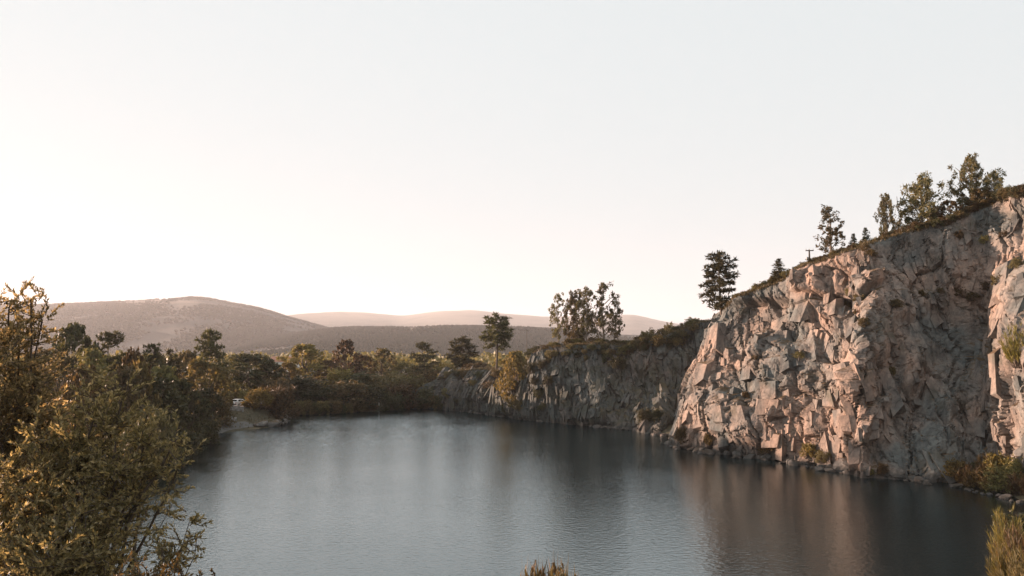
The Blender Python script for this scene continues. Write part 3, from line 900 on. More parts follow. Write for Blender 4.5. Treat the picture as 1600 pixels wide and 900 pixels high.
PROTO = {}; WIDTH = {}
def unit(key, crown, stems):
    """scale a plant so that its top is at height 1; remember how wide it is"""
    V = np.concatenate(crown.V)
    top = np.percentile(V[:, 2], 99.8)
    for b_ in (crown, stems): b_.V = [v / top for v in b_.V]
    V = V / top
    r = np.hypot(V[:, 0], V[:, 1])
    WIDTH[key] = 2 * np.percentile(r, 93)
def f_v(one, s, f): return s.V + f.V
def tree_proto(key, name, pair, bark, leafm):
    tr, cr = pair
    unit(key, cr, tr)
    PROTO[key] = (name, ('trunk', tr.mesh(name + '_trunk', bark, True)), ('crown', cr.mesh(name + '_crown', leafm)))
def shrub_proto(key, name, pair, leafm):
    s, f = pair
    one = MB()
    for src, mi in ((s, 1), (f, 0)):
        base = one.n
        one.V += src.V; one.Fc += [q + base for q in src.Fc]; one.mi += [q * 0 + mi for q in src.mi]; one.n += src.n
    unit(key, f, s)
    one.V = f_v(one, s, f)
    PROTO[key] = (name, one.mesh(name, [leafm, 'bark']))

for k in range(3):
    tree_proto(('broad', k), 'broadleaf_tree', make_broad(100 + k), 'bark', 'leaf_olive')
    tree_proto(('dark', k), 'broadleaf_tree', make_broad(110 + k, 0.55, 0.04, 30, 110, 0.034), 'bark', 'leaf_dark')
    tree_proto(('gold', k), 'broadleaf_tree', make_broad(120 + k, 0.5, 0.05, 28, 100, 0.034), 'bark', 'leaf_gold')
    tree_proto(('brown', k), 'broadleaf_tree', make_broad(130 + k, 0.48, 0.08, 26, 80, 0.032, 1.0, 0.25), 'bark', 'leaf_brown')
    tree_proto(('pine', k), 'pine_tree', make_pine(140 + k, 0.30, 0.24, 13), 'bark', 'needle')
    tree_proto(('euc', k), 'eucalyptus_tree', make_euc(170 + k), 'pale_bark', 'eucalypt')
    shrub_proto(('scrub', k), 'scrub_bush', make_shrub(180 + k, 0.62, 16, 55, 0.06), 'leaf_brown')
    shrub_proto(('shrub', k), 'shrub', make_shrub(190 + k, 0.70, 26, 90, 0.045), 'leaf_dark')
    shrub_proto(('oshrub', k), 'shrub', make_shrub(200 + k, 0.66, 26, 80, 0.045), 'leaf_olive')
    shrub_proto(('gshrub', k), 'shrub', make_shrub(210 + k, 0.60, 24, 70, 0.05, 0.6), 'leaf_gold')
    shrub_proto(('bshrub', k), 'shrub', make_shrub(220 + k, 0.60, 24, 70, 0.05, 0.5), 'leaf_brown')
    tree_proto(('conifer', k), 'conifer_tree', make_pine(160 + k, 0.06, 0.26, 14, 'cone', 0.07), 'bark', 'needle')
tree_proto(('flatpine', 0), 'pine_tree', make_pine(151, 0.40, 0.27, 12, 'flat', 0.06), 'bark', 'needle')
tree_proto(('flatpine', 1), 'pine_tree', make_pine(153, 0.25, 0.30, 13, 'round', 0.06), 'bark', 'needle')
tree_proto(('bigeuc', 0), 'eucalyptus_tree', make_euc(177, 0.42, 0.12, 36, 84, 0.030, 0.085), 'pale_bark', 'eucalypt')
tree_proto(('bigeuc', 1), 'eucalyptus_tree', make_euc(178, 0.36, 0.10, 32, 84, 0.030, 0.08), 'pale_bark', 'eucalypt')

PR = random.Random(7)
def put(key, loc, h, wf, label, cat, group=None, rz=None):
    """a copy of a plant: h metres tall, wf times as wide"""
    pr = PROTO[key]
    sc = (h * wf, h * wf, h)
    rz = PR.random() * 6.28 if rz is None else rz
    if len(pr) == 2:
        o = link(pr[0], pr[1], None, loc)
        o.scale = sc; o.rotation_euler = (0, 0, rz)
    else:
        o = empty(pr[0], loc)
        o.scale = sc; o.rotation_euler = (0, 0, rz)
        for nm, me_ in pr[1:]: link(nm, me_, o)
    return tag(o, label, cat, group)
def stand(key, px, ytop, Y, wpx, label, cat, group=None, unit_w=None):
    """stand a plant on the ground at depth Y so that its top reaches photo row ytop; wpx = width in photo pixels"""
    top = pix(px, ytop, Y)
    z = gz(top.x, top.y)
    h = max(0.6, top.z - z)
    wf = (wpx * Y / F) / (h * WIDTH[key])
    wf = min(max(wf, 0.35), 3.0)
    return put(key, (top.x, top.y, z - 0.05 * min(h, 3)), h * 1.02, wf, label, cat, group)
def grow(key, px, py, h, wf, label, cat, group=None):
    """grow a plant where the sight line of photo pixel (px,py) meets rock or earth"""
    q = hit(px, py)
    if q is None: return None
    return put(key, (q.x, q.y + 0.1, q.z - 0.08 * h), h, wf, label, cat, group)

tree_proto(('densepine', 0), 'pine_tree', make_pine(155, 0.10, 0.27, 17, 'round', 0.065), 'bark', 'needle')
def make_broom(seed, n=70, wide=0.42):
    rng = np.random.default_rng(seed)
    s, f = MB(), MB()
    for k in range(n):
        a = rng.random() * 6.283; r = wide * math.sqrt(rng.random())
        p0 = np.array([r * 0.45 * math.cos(a), r * 0.45 * math.sin(a), -0.06])
        hh = (0.45 + 0.55 * rng.random()) * (1 - 0.35 * (r / wide) ** 2)
        p1 = np.array([r * 1.2 * math.cos(a), r * 1.2 * math.sin(a), hh])
        s.tube(limb(rng, p0, p1, 4, 0.03), np.linspace(0.008, 0.002, 4), 4)
        m_ = 26
        t_ = 0.25 + 0.75 * rng.random(m_)[:, None]
        c = p0 + (p1 - p0) * t_
        d = (p1 - p0) / np.linalg.norm(p1 - p0) + rvec(rng, m_) * 0.55
        d /= np.linalg.norm(d, axis=1)[:, None]
        b = np.cross(d, rvec(rng, m_)); b /= np.linalg.norm(b, axis=1)[:, None]
        f.leaves(c, c + d * (0.10 + 0.12 * rng.random(m_)[:, None]), b * 0.009, d * 0)
    return s, f
for k in range(2):
    shrub_proto(('broom', k), 'broom_bush', make_broom(300 + k), 'broom')
    shrub_proto(('dbroom', k), 'heather_bush', make_broom(310 + k), 'leaf_brown')

tree_proto(('lonepine', 0), 'pine_tree', make_pine(152, 0.46, 0.26, 11, 'flat', 0.065), 'bark', 'needle')
TB = 'trees and brush along the left and far banks'
TREES = [
 (('dark', 0), 118, 507, 130, 82, 'dark round-topped tree just behind the big foreground bush', 'tree'),
 (('broad', 0), 72, 545, 112, 90, 'olive tree half hidden behind the tall tip of the foreground bush', 'tree'),
 (('flatpine', 1), 172, 519, 135, 58, 'spiky pine beside the dark round-topped tree at the left', 'tree'),
 (('brown', 0), 206, 546, 102, 62, 'brownish tree between the spiky left pine and the small dark pines', 'tree'),
 (('pine', 0), 241, 538, 122, 40, 'small dark pointed pine poking above the left tree line', 'tree'),
 (('pine', 1), 268, 546, 135, 40, 'short pine just right of the small dark pointed one', 'tree'),
 (('broad', 2), 142, 545, 116, 70, 'olive tree filling the gap right of the dark round-topped tree', 'tree'),
 (('brown', 0), 98, 552, 104, 70, 'brownish tree under the dark round-topped tree at the left', 'tree'),
 (('gold', 0), 222, 566, 100, 60, 'yellowish tree in the second row below the small dark pines', 'tree'),
 (('broad', 1), 190, 572, 98, 84, 'olive tree below the spiky left pine', 'tree'),
 (('gold', 2), 140, 570, 100, 70, 'yellowish tree right behind the sunlit foreground leaves', 'tree'),
 (('brown', 1), 296, 548, 152, 52, 'low brown tree left of the dark-topped tall pine', 'tree'),
 (('densepine', 0), 328, 516, 158, 44, 'tall pine with a dark compact top rising from pinkish brush', 'tree'),
 (('brown', 2), 318, 562, 142, 84, 'pinkish brown tree under the dark-topped tall pine', 'tree'),
 (('gold', 0), 350, 575, 150, 46, 'golden tree at the right foot of the dark-topped pine', 'tree'),
 (('broad', 2), 262, 572, 118, 70, 'olive tree above the dark bank of bushes at the left', 'tree'),
 (('dark', 1), 235, 590, 104, 95, 'big dark bush tree left in the shady bank at the water', 'tree'),
 (('dark', 2), 283, 592, 112, 80, 'big dark bush tree in the middle of the shady left bank', 'tree'),
 (('dark', 0), 318, 606, 128, 62, 'dark bush tree ending the shady left bank by the terrace walls', 'tree'),
 (('dark', 1), 390, 553, 186, 94, 'wide dark dome-shaped tree behind the white car', 'tree'),
 (('dark', 2), 425, 566, 192, 50, 'dark tree filling the right side of the dome behind the car', 'tree'),
 (('gold', 1), 478, 538, 215, 72, 'golden dome-shaped tree left of centre on the far bank', 'tree'),
 (('gold', 2), 452, 566, 206, 44, 'low golden tree at the left foot of the golden dome', 'tree'),
 (('brown', 1), 513, 562, 216, 46, 'brownish tree between the golden dome and the spiky reddish tree', 'tree'),
 (('brown', 2), 541, 531, 222, 46, 'spiky reddish brown tree standing above the far bank', 'tree'),
 (('brown', 0), 566, 554, 226, 40, 'low reddish tree right of the spiky reddish brown one', 'tree'),
 (('brown', 1), 600, 544, 228, 48, 'rounded reddish tree in the middle of the far bank', 'tree'),
 (('broad', 0), 630, 566, 226, 44, 'low olive tree between the rounded reddish tree and a pine', 'tree'),
 (('flatpine', 1), 663, 535, 226, 38, 'bushy golden-edged pine on the far bank', 'tree'),
 (('flatpine', 0), 721, 527, 222, 48, 'open-crowned pine halfway between the bushy pine and the tall bare one', 'tree'),
 (('lonepine', 0), 776, 489, 188, 48, 'tall lone pine with a bare trunk at the lake end of the grey cliff', 'tree'),
]
for k_, px_, yt_, Y_, w_, lab_, cat_ in TREES:
    stand(k_, px_, yt_, Y_, w_, lab_, cat_, TB)
SHR = [
 (('gshrub', 0), 405, 606, 159, 44, 'golden bush on the rocky spit right of the white car'),
 (('bshrub', 0), 438, 602, 163, 50, 'reddish brown bush on the tip of the rocky spit'),
 (('shrub', 0), 470, 586, 190, 84, 'wide dark bush at the water just right of the rocky spit'),
 (('shrub', 1), 508, 602, 189, 62, 'dark bush at the water below the golden dome tree'),
 (('oshrub', 0), 545, 594, 191, 74, 'olive bush at the water below the spiky reddish tree'),
 (('shrub', 2), 576, 602, 193, 44, 'small dark bush left of the white sign'),
 (('bshrub', 1), 626, 599, 199, 50, 'sunlit tawny bush right of the white sign'),
 (('shrub', 0), 657, 604, 201, 54, 'dark bush at the far water edge right of the tawny bush'),
 (('shrub', 1), 690, 596, 203, 50, 'dark bush where the far bank meets the grey cliff'),
 (('oshrub', 1), 600, 584, 207, 66, 'olive bush above the white sign'),
 (('oshrub', 2), 642, 584, 214, 60, 'olive bush below the bushy golden-edged pine'),
 (('scrub', 0), 684, 574, 220, 44, 'low brown bush between the two far bank pines'),
 (('gshrub', 1), 700, 566, 218, 30, 'pale golden bush at the left foot of the open-crowned pine'),
 (('scrub', 1), 745, 566, 212, 40, 'low brown bush right of the open-crowned pine'),
 (('shrub', 2), 720, 588, 204, 40, 'dark bush on the slope below the open-crowned pine'),
 (('oshrub', 0), 362, 606, 171, 52, 'olive bush just behind the white car'),
 (('shrub', 1), 318, 650, 119, 46, 'dark overhanging bush at the left waterline'),
 (('shrub', 2), 270, 668, 103, 80, 'dark bush low over the water beside the foreground leaves'),
 (('oshrub', 1), 225, 640, 92, 90, 'olive bush in shade behind the foreground leaves'),
 (('oshrub', 2), 345, 618, 140, 40, 'olive bush on the upper terrace left of the road'),
 (('gshrub', 2), 530, 575, 206, 46, 'golden bush on the rise below the spiky reddish tree'),
 (('oshrub', 1), 430, 590, 180, 50, 'olive bush in the dip between the spit and the dome trees'),
 (('scrub', 2), 655, 573, 222, 36, 'low brown bush at the foot of the bushy pine'),
 (('shrub', 0), 560, 580, 205, 60, 'dark bush behind the olive waterside bush'),
 (('shrub', 2), 615, 612, 194, 36, 'small dark bush at the right foot of the white sign'),
]
for k_, px_, yt_, Y_, w_, lab_ in SHR:
    stand(k_, px_, yt_, Y_, w_, lab_, 'bush', TB)

for px_ in range(446, 694, 11):
    sy0 = float(np.interp(px_, [438, 470, 520, 560, 600, 640, 690], [652, 649, 647, 644, 642, 638, 640]))
    if 578 < px_ < 606: continue          # the white sign stands here
    q = wat(px_, sy0 + 0.2)
    x_, y_ = q.x, q.y + PR.uniform(0.2, 1.3)
    put((('shrub', 'oshrub', 'bshrub')[PR.randrange(3)], PR.randrange(3)), (x_, y_, float(ground_z(x_, y_)) - 0.1), PR.uniform(2.2, 3.8), PR.uniform(0.7, 1.05), 'low dark bush right at the far water edge', 'bush', 'low bushes at the far water edge')
# grey cliff: eucalypts on top, brush on the rim and hanging on the face
for k_, px_, yt_, Y_, w_, lab_ in [
 (('euc', 0), 873, 459, 166, 30, 'slim eucalyptus leftmost in the cluster on the grey cliff'),
 (('bigeuc', 1), 899, 456, 168, 44, 'eucalyptus with open crown second from left on the grey cliff'),
 (('euc', 2), 915, 449, 164, 44, 'eucalyptus in the middle of the cluster on the grey cliff'),
 (('euc', 1), 944, 442, 162, 46, 'tallest eucalyptus with pointed top on the grey cliff'),
 (('euc', 0), 958, 470, 164, 30, 'shorter eucalyptus rightmost in the cluster on the grey cliff')]:
    stand(k_, px_, yt_, Y_, w_, lab_, 'tree', 'eucalyptus cluster on the grey cliff')
q = hit(806, 628)
put(('gold', 1), (q.x, q.y + 1.5, q.z - 0.6), 11.6, 0.72, 'orange-lit tree hanging on the left end of the grey cliff', 'tree')
stand(('dark', 2), 838, 543, 176, 46, 'dark tree beside the orange-lit one on the grey cliff', 'tree')
rr = random.Random(11)
xs_ = [840, 880, 930, 975, 1000, 1030, 1060, 1105]; ys_ = [540, 533, 530, 529, 522, 508, 503, 494]
n_ = 0
for px_ in range(842, 1106, 12):
    yt_ = float(np.interp(px_, xs_, ys_)) + rr.uniform(-4, 5)
    D_ = float(np.interp(px_, [840, 930, 1030, 1105], [167, 161, 157, 156])) + rr.uniform(0, 2.5)
    lab = 'low dark scrub bush on the grey cliff rim beneath the eucalyptus cluster' if px_ < 975 else 'low dark scrub bush on the grey cliff rim between eucalyptus cluster and pink cliff'
    for extra in np.arange(0, 9, 0.5):
        t_ = pix(px_, yt_, D_ + extra)
        if t_.z - gz(t_.x, t_.y) < 2.2: break
    stand((('shrub', 'scrub', 'oshrub')[n_ % 3], n_ % 3), px_, yt_, D_ + extra, rr.uniform(16, 26), lab, 'bush', 'scrub on the grey cliff rim ' + ('below the eucalyptus' if px_ < 975 else 'near the pink cliff'))
    n_ += 1
for px_ in range(700, 836, 13):
    grow((('scrub', 'oshrub', 'shrub')[n_ % 3], n_ % 3), px_, float(np.interp(px_, [700, 770, 835], [592, 590, 585])) + rr.uniform(-6, 22), rr.uniform(1.5, 3.0), rr.uniform(0.9, 1.3), 'low brush on the slope around the tall lone pine', 'bush', 'brush around the lone pine'); n_ += 1
FACE = [(848, 575), (862, 560), (858, 600), (842, 620), (850, 640), (812, 640), (835, 600), (950, 565), (965, 575), (975, 555), (1005, 548), (1008, 658), (1026, 656), (700, 620), (712, 632), (790, 645), (945, 548), (1030, 540)]
for k, (a, b) in enumerate(FACE):
    h_ = rr.uniform(1.4, 2.6)
    grow((('shrub', 'oshrub', 'shrub', 'shrub')[k % 4], k % 3), a, b, h_, rr.uniform(0.8, 1.2), 'dark bush clinging to the shaded face of the grey cliff', 'bush', 'brush on the grey cliff face')

for k in range(34):
    px_ = rr.uniform(850, 1085)
    yy = float(np.interp(px_, [840, 880, 930, 975, 1000, 1030, 1060, 1105], [552, 546, 543, 543, 537, 530, 520, 510])) + rr.uniform(1, 20)
    grow((('shrub', 'oshrub', 'shrub', 'scrub')[k % 4], k % 3), px_, yy, rr.uniform(1.0, 1.9), rr.uniform(0.9, 1.3), 'small bush hanging just under the rim of the grey cliff', 'bush', 'bushes under the grey cliff rim')

# pink cliff: the trees on its top edge
for k_, px_, yt_, Y_, w_, lab_ in [
 (('densepine', 0), 1125, 394, 119, 52, 'dense pine alone on the nose of the pink cliff'),
 (('conifer', 0), 1217, 403, 109, 26, 'small cone-shaped conifer on the cliff edge left of the pole'),
 (('euc', 1), 1295, 322, 104, 46, 'thin airy eucalyptus alone right of the utility pole'),
 (('conifer', 1), 1333, 364, 102, 18, 'smaller of two little conifers right of the airy eucalyptus'),
 (('conifer', 2), 1352, 355, 102, 20, 'taller of two little conifers right of the airy eucalyptus'),
 (('bigeuc', 1), 1384, 303, 100, 36, 'upright leafy tree at the left of the clifftop grove'),
 (('bigeuc', 0), 1440, 271, 99, 66, 'wide spreading tree in the middle of the clifftop grove'),
 (('bigeuc', 1), 1514, 242, 96, 52, 'tallest tree of the clifftop grove near the right edge'),
 (('bigeuc', 0), 1556, 264, 94, 42, 'rounded tree rightmost in the clifftop grove'),
 (('brown', 0), 1480, 312, 96, 44, 'low brown tree between the spreading tree and the tallest one'),
 (('brown', 1), 1462, 330, 98, 30, 'small brown tree under the spreading clifftop tree'),
 (('brown', 2), 1535, 292, 94, 44, 'low brown tree under the tallest clifftop tree')]:
    stand(k_, px_, yt_, Y_, w_, lab_, 'tree', 'trees on top of the pink cliff')
xs_ = [1130, 1145, 1200, 1240, 1290, 1340, 1400, 1450, 1500, 1550, 1610]; ys_ = [478, 466, 440, 418, 402, 384, 360, 350, 334, 304, 286]
Ds_ = [116, 113.5, 109.5, 106, 101, 98.5, 97, 94.5, 93, 90.5, 84.5]
for px_ in range(1150, 1618, 6):
    e_ = float(np.interp(px_, xs_, ys_)); D_ = float(np.interp(px_, xs_, Ds_)) + rr.uniform(0.3, 2.2)
    seg = 'between the lone pine and the pole' if px_ < 1262 else 'between the pole and the grove' if px_ < 1370 else 'beneath the grove'
    k_ = (('scrub', 'shrub', 'oshrub', 'bshrub') if px_ < 1370 else ('bshrub', 'shrub', 'oshrub', 'bshrub'))[n_ % 4]
    yt_ = e_ - rr.uniform(-1, 5 if px_ < 1300 else 8)
    for extra in np.arange(0, 9, 0.5):       # step back from the edge until the bush is a low one
        t_ = pix(px_, yt_, D_ + extra)
        if t_.z - gz(t_.x, t_.y) < 1.5: break
    stand((k_, n_ % 3), px_, yt_, D_ + extra, rr.uniform(11, 22), 'low brown scrub bush on the pink cliff edge ' + seg, 'bush', 'scrub on the pink cliff edge ' + seg)
    n_ += 1
LED = [(1352, 392), (1362, 400), (1330, 462), (1345, 470), (1338, 490), (1350, 510), (1325, 480), (1440, 462), (1470, 458), (1500, 462), (1520, 468), (1400, 480), (1545, 452), (1570, 430), (1590, 418), (1560, 445), (1395, 585), (1250, 560), (1180, 562), (1165, 622), (1540, 380), (1570, 370), (1500, 372)]
for k, (a, b) in enumerate(LED):
    grow((('scrub', 'bshrub', 'oshrub')[k % 3], k % 3), a, b, rr.uniform(0.7, 1.4), rr.uniform(0.8, 1.2), 'small tuft of brown scrub rooted on a ledge of the pink cliff', 'bush', 'scrub on the ledges of the pink cliff')
for k_, a, b, h_, wf_, lab_ in [
 (('bshrub', 0), 1066, 690, 2.3, 0.9, 'reddish bush at the very nose of the pink cliff by the water'),
 (('bshrub', 1), 1108, 694, 1.7, 0.9, 'small reddish bush next to the one at the cliff nose'),
 (('bshrub', 2), 1202, 706, 1.8, 1.1, 'reddish bush at the middle of the pink cliff foot'),
 (('gshrub', 0), 1268, 714, 1.9, 1.0, 'golden bush left of the rib at the pink cliff foot'),
 (('oshrub', 1), 1288, 722, 1.6, 1.0, 'olive bush against the rib at the pink cliff foot'),
 (('bshrub', 0), 1380, 742, 1.3, 0.8, 'dull reddish bush at the foot of the shaded recess'),
 (('gshrub', 1), 1362, 744, 0.9, 0.8, 'tiny golden bush right of the rib at the waterline')]:
    grow(k_, a, b, h_, wf_, lab_, 'bush', 'bushes at the foot of the pink cliff')
grow(('broom', 0), 1594, 566, 4.2, 0.7, 'bright yellow-green bush on the cliff at the right edge', 'bush')
SHELF = [(1492, 752), (1508, 748), (1526, 744), (1545, 742), (1565, 746), (1585, 748), (1600, 752), (1515, 762), (1535, 766), (1555, 768), (1578, 770), (1598, 772), (1500, 758), (1620, 765)]
for k, (a, b) in enumerate(SHELF):
    grow((('gshrub', 'bshrub', 'oshrub', 'dbroom')[k % 4], k % 2), a, b, rr.uniform(1.6, 2.9), rr.uniform(0.8, 1.1), 'tawny bush on the rocky shelf at the right foot of the cliff', 'bush', 'bushes on the right shelf')
for px_, yt_, Y_, w_, k_, lab_ in [
 (1572, 792, 52, 46, ('broom', 0), 'upper yellow-green broom bush on the near right bank'),
 (1572, 842, 47, 44, ('broom', 1), 'lower yellow-green broom bush on the near right bank'),
 (1592, 815, 49, 56, ('dbroom', 0), 'brown heather beside the broom on the near right bank'),
 (1598, 862, 45, 60, ('dbroom', 1), 'brown heather at the bottom right corner'),
 (1612, 800, 54, 60, ('shrub', 1), 'dark bush behind the broom at the right edge')]:
    t_ = pix(px_, yt_, Y_)
    z_ = gz(t_.x, t_.y)
    put(k_, (t_.x, t_.y, z_ - 0.1), max(1.2, t_.z - z_ + 0.1), (w_ * Y_ / F) / (max(1.2, t_.z - z_) * 0.9), lab_, 'bush', 'bushes on the near right bank')

# foreground: leafy shrubs on the slope below the camera
def leafy(name, base, clumps, seed, leaf=0.072, label='', cat='bush', dens=1.0, mat='leaf_willow', thick=1.0):
    rng = np.random.default_rng(seed)
    root = empty(name, base)
    st, fo = MB(), MB()
    B0 = np.array(base)
    for (px_, py_, Y_, r_) in clumps:
        c = np.array(pix(px_, py_, Y_)) - B0
        side = np.array([rng.normal() * 0.12, rng.normal() * 0.12, 0])
        mid = c * 0.5 + np.array([-c[0] * 0.22, -c[1] * 0.22, abs(c[2]) * 0.06]) + side
        t = np.linspace(0, 1, 9)[:, None]
        P = (1 - t) ** 2 * side + 2 * t * (1 - t) * mid + t * t * c
        P[1:-1] += rng.normal(size=(7, 3)) * 0.03
        st.tube(P, np.linspace(0.030, 0.008, 9) * thick, 6)
        ntw = int(44 * dens * (r_ / 0.4) ** 1.6) + 7
        for k in range(ntw):
            d = rvec(rng, 1)[0]; d[2] = d[2] * 0.8 + 0.28
            d /= np.linalg.norm(d)
            ln = r_ * (0.55 + 0.75 * rng.random())
            p0 = P[-1 - rng.integers(0, 3)] + rng.normal(size=3) * r_ * 0.18
            Q = np.array([p0, p0 + d * ln * 0.5 + rng.normal(size=3) * 0.03, p0 + d * ln + np.array([0, 0, 0.06 * ln])])
            st.tube(Q, (0.006, 0.004, 0.002), 4)
            nl = int(ln / 0.0085)
            s = np.linspace(0.12, 1.0, nl)[:, None]
            c_ = (1 - s) ** 2 * Q[0] + 2 * s * (1 - s) * Q[1] + s * s * Q[2]
            v = d[None] * (0.55 + 0.5 * s) + rvec(rng, nl) * 0.85
            v[:, 2] += 0.18
            v /= np.linalg.norm(v, axis=1)[:, None]
            l_ = leaf * (0.6 + 0.6 * rng.random(nl))[:, None]
            sd = np.cross(v, rvec(rng, nl)); sd /= np.linalg.norm(sd, axis=1)[:, None] + 1e-9
            lift = np.cross(v, sd)
            fo.leaves(c_, c_ + v * l_, sd * l_ * 0.20, lift * l_ * 0.07)
    link('stems', st.mesh(name + '_stems', 'bark', True), root)
    link('foliage', fo.mesh(name + '_foliage', mat), root)
    return tag(root, label, cat)
def ground_at(px, py, Y):
    p_ = pix(px, py, Y); return (p_.x, p_.y, float(ground_z(p_.x, p_.y)) - 0.05)
leafy('willow_shrub', ground_at(15, 800, 9.4), [(48, 468, 9.4, 0.26), (14, 480, 9.2, 0.34), (66, 500, 9.5, 0.22), (-35, 500, 9.6, 0.5), (30, 535, 9.4, 0.40), (-10, 570, 9.0, 0.5), (58, 590, 9.5, 0.36), (-70, 590, 9.6, 0.7), (20, 640, 9.2, 0.5), (-50, 690, 9.2, 0.7), (80, 650, 9.8, 0.45), (30, 720, 9.6, 0.55), (-20, 800, 9.2, 0.7)], 21, 0.056, 'tall leafy shrub whose tip rises above the hills at the left edge', 'bush')
leafy('willow_shrub', ground_at(140, 900, 8.3), [(158, 612, 8.6, 0.28), (196, 604, 8.5, 0.24), (118, 640, 8.6, 0.36), (232, 640, 8.4, 0.24), (172, 668, 8.4, 0.36), (226, 692, 8.2, 0.32), (274, 688, 8.1, 0.22), (280, 724, 8.0, 0.20), (120, 720, 8.4, 0.42), (186, 740, 8.1, 0.36), (240, 745, 8.2, 0.24), (64, 700, 8.4, 0.42), (60, 790, 8.0, 0.46), (128, 800, 7.8, 0.40), (180, 815, 7.9, 0.26), (10, 760, 8.0, 0.46), (20, 850, 7.6, 0.46), (90, 870, 7.4, 0.42), (150, 880, 7.5, 0.34), (-40, 840, 7.8, 0.5), (60, 915, 7.2, 0.4)], 22, 0.056, 'broad sunlit golden-leaved shrub filling the lower left corner', 'bush')
leafy('willow_shrub', ground_at(230, 960, 7.6), [(296, 815, 7.5, 0.17), (282, 850, 7.5, 0.15), (268, 790, 7.6, 0.10), (255, 870, 7.4, 0.12), (222, 848, 7.5, 0.13), (308, 836, 7.5, 0.10)], 23, 0.052, 'thin dark sprig reaching out over the water from the lower left', 'bush', 1.3, 'leaf_willow', 0.4)
leafy('heather_bush', ground_at(270, 960, 6.6), [(190, 912, 6.6, 0.2), (222, 902, 6.6, 0.16), (250, 912, 6.5, 0.16), (282, 900, 6.5, 0.15), (312, 908, 6.5, 0.13), (335, 900, 6.6, 0.07)], 24, 0.045, 'low golden bush tips along the bottom edge at the left', 'bush', 1.0, 'leaf_gold')
for px_, yt_, Y_, lab_ in [(834, 886, 9.5, 'brown shrub top leftmost of three poking into the bottom edge'), (857, 879, 9.8, 'brown shrub top tallest of three poking into the bottom edge'), (884, 885, 9.4, 'brown shrub top rightmost of three poking into the bottom edge')]:
    t_ = pix(px_, yt_, Y_); z_ = float(ground_z(t_.x, t_.y)) - 0.05
    put(('bshrub', PR.randrange(3)), (t_.x, t_.y, z_), (t_.z - z_) * 1.0, 0.32, lab_, 'bush', 'shrub tops at the bottom edge')

# ------------------------------------------------------------------ boulders
def make_boulder(seed):
    rng = np.random.default_rng(seed)
    import bmesh
    bm = bmesh.new(); bmesh.ops.create_icosphere(bm, subdivisions=3, radius=1.0)
    co = np.array([v.co[:] for v in bm.verts])
    sc = np.array([1.0, 0.75 + 0.2 * rng.random(), 0.55 + 0.2 * rng.random()])
    for _ in range(13):          # chop flat faces
        n = rvec(rng, 1)[0]; h = 0.62 + 0.25 * rng.random()
        s = co @ n; co -= np.where(s > h, s - h, 0)[:, None] * n[None]
    co *= sc
    co += 0.03 * fbm(co[:, 0] * 4 + co[:, 2] * 3, co[:, 1] * 4, seed, 3)[:, None]
    for v, c in zip(bm.verts, co): v.co = c
    me = bpy.data.meshes.new('boulder'); bm.to_mesh(me); bm.free()
    me.materials.append(M['granite']); return me
BO = [make_boulder(400 + k) for k in range(5)]
def boulder(p, s, label, group):
    o = link('boulder', BO[rr.randrange(5)], None, (p[0], p[1], p[2]))
    o.rotation_euler = (rr.uniform(-.3, .3), rr.uniform(-.3, .3), rr.uniform(0, 6.28)); o.scale = (s * rr.uniform(.8, 1.4), s, s * rr.uniform(.7, 1.1))
    tag(o, label, 'boulder', group)
def row(pts, n, s0, s1, label, group, spread=1.2, lift=0.0, out=0.0):
    xs = [a for a, _ in pts]; ys = [b for _, b in pts]
    for k in range(n):
        px_ = xs[0] + (xs[-1] - xs[0]) * (k + rr.random()) / n
        q = wat(px_, float(np.interp(px_, xs, ys)))
        s = s0 + (s1 - s0) * rr.random() ** 2.2
        x_, y_ = q.x + rr.uniform(-0.3, 1) * spread - out * rr.random(), q.y + rr.uniform(-0.3, 1) * spread - out * 0.6 * rr.random()
        z_ = max(0.0, min(float(ground_z(x_, y_)), 1.2))
        boulder((x_, y_, z_ + lift + 0.1 * s), s, label, group)
row([(1046, 692), (1085, 704), (1150, 711), (1215, 718), (1300, 734)], 64, 0.3, 1.1, 'broken granite block at the waterline below the sunlit cliff nose', 'boulders below the cliff nose', 1.2, 0, 2.2)
row([(1318, 738), (1400, 747), (1480, 757)], 26, 0.25, 0.8, 'small granite block at the waterline below the shaded recess', 'boulders below the recess', 1.2, 0, 2.0)
row([(1480, 758), (1540, 774), (1600, 787), (1620, 791)], 26, 0.2, 0.6, 'pale rounded stone at the water edge of the right shelf', 'stones along the right shelf', 0.8)
row([(930, 667), (960, 668), (1000, 673), (1040, 681)], 40, 0.3, 1.1, 'grey block at the waterline below the shaded grey cliff', 'boulders below the grey cliff', 1.2, 0, 2.0)
row([(700, 640), (760, 647), (830, 656), (900, 663)], 40, 0.3, 0.9, 'grey block along the waterline left of the grey cliff', 'boulders along the far waterline', 1.2, 0, 2.0)
row([(398, 670), (420, 667), (446, 660)], 14, 0.5, 1.5, 'grey boulder heaped on the tip of the rocky spit', 'boulders on the spit', 1.8, 0.2)
q = wat(1322, 737); boulder((q.x, q.y, 0.5), 1.5, 'large pinkish boulder standing in the water at the foot of the rib', 'boulders at the rib')
q = hit(1578, 716); boulder((q.x, q.y, q.z), 1.5, 'large rounded pink boulder above the bushes of the right shelf', 'boulders at the right buttress')
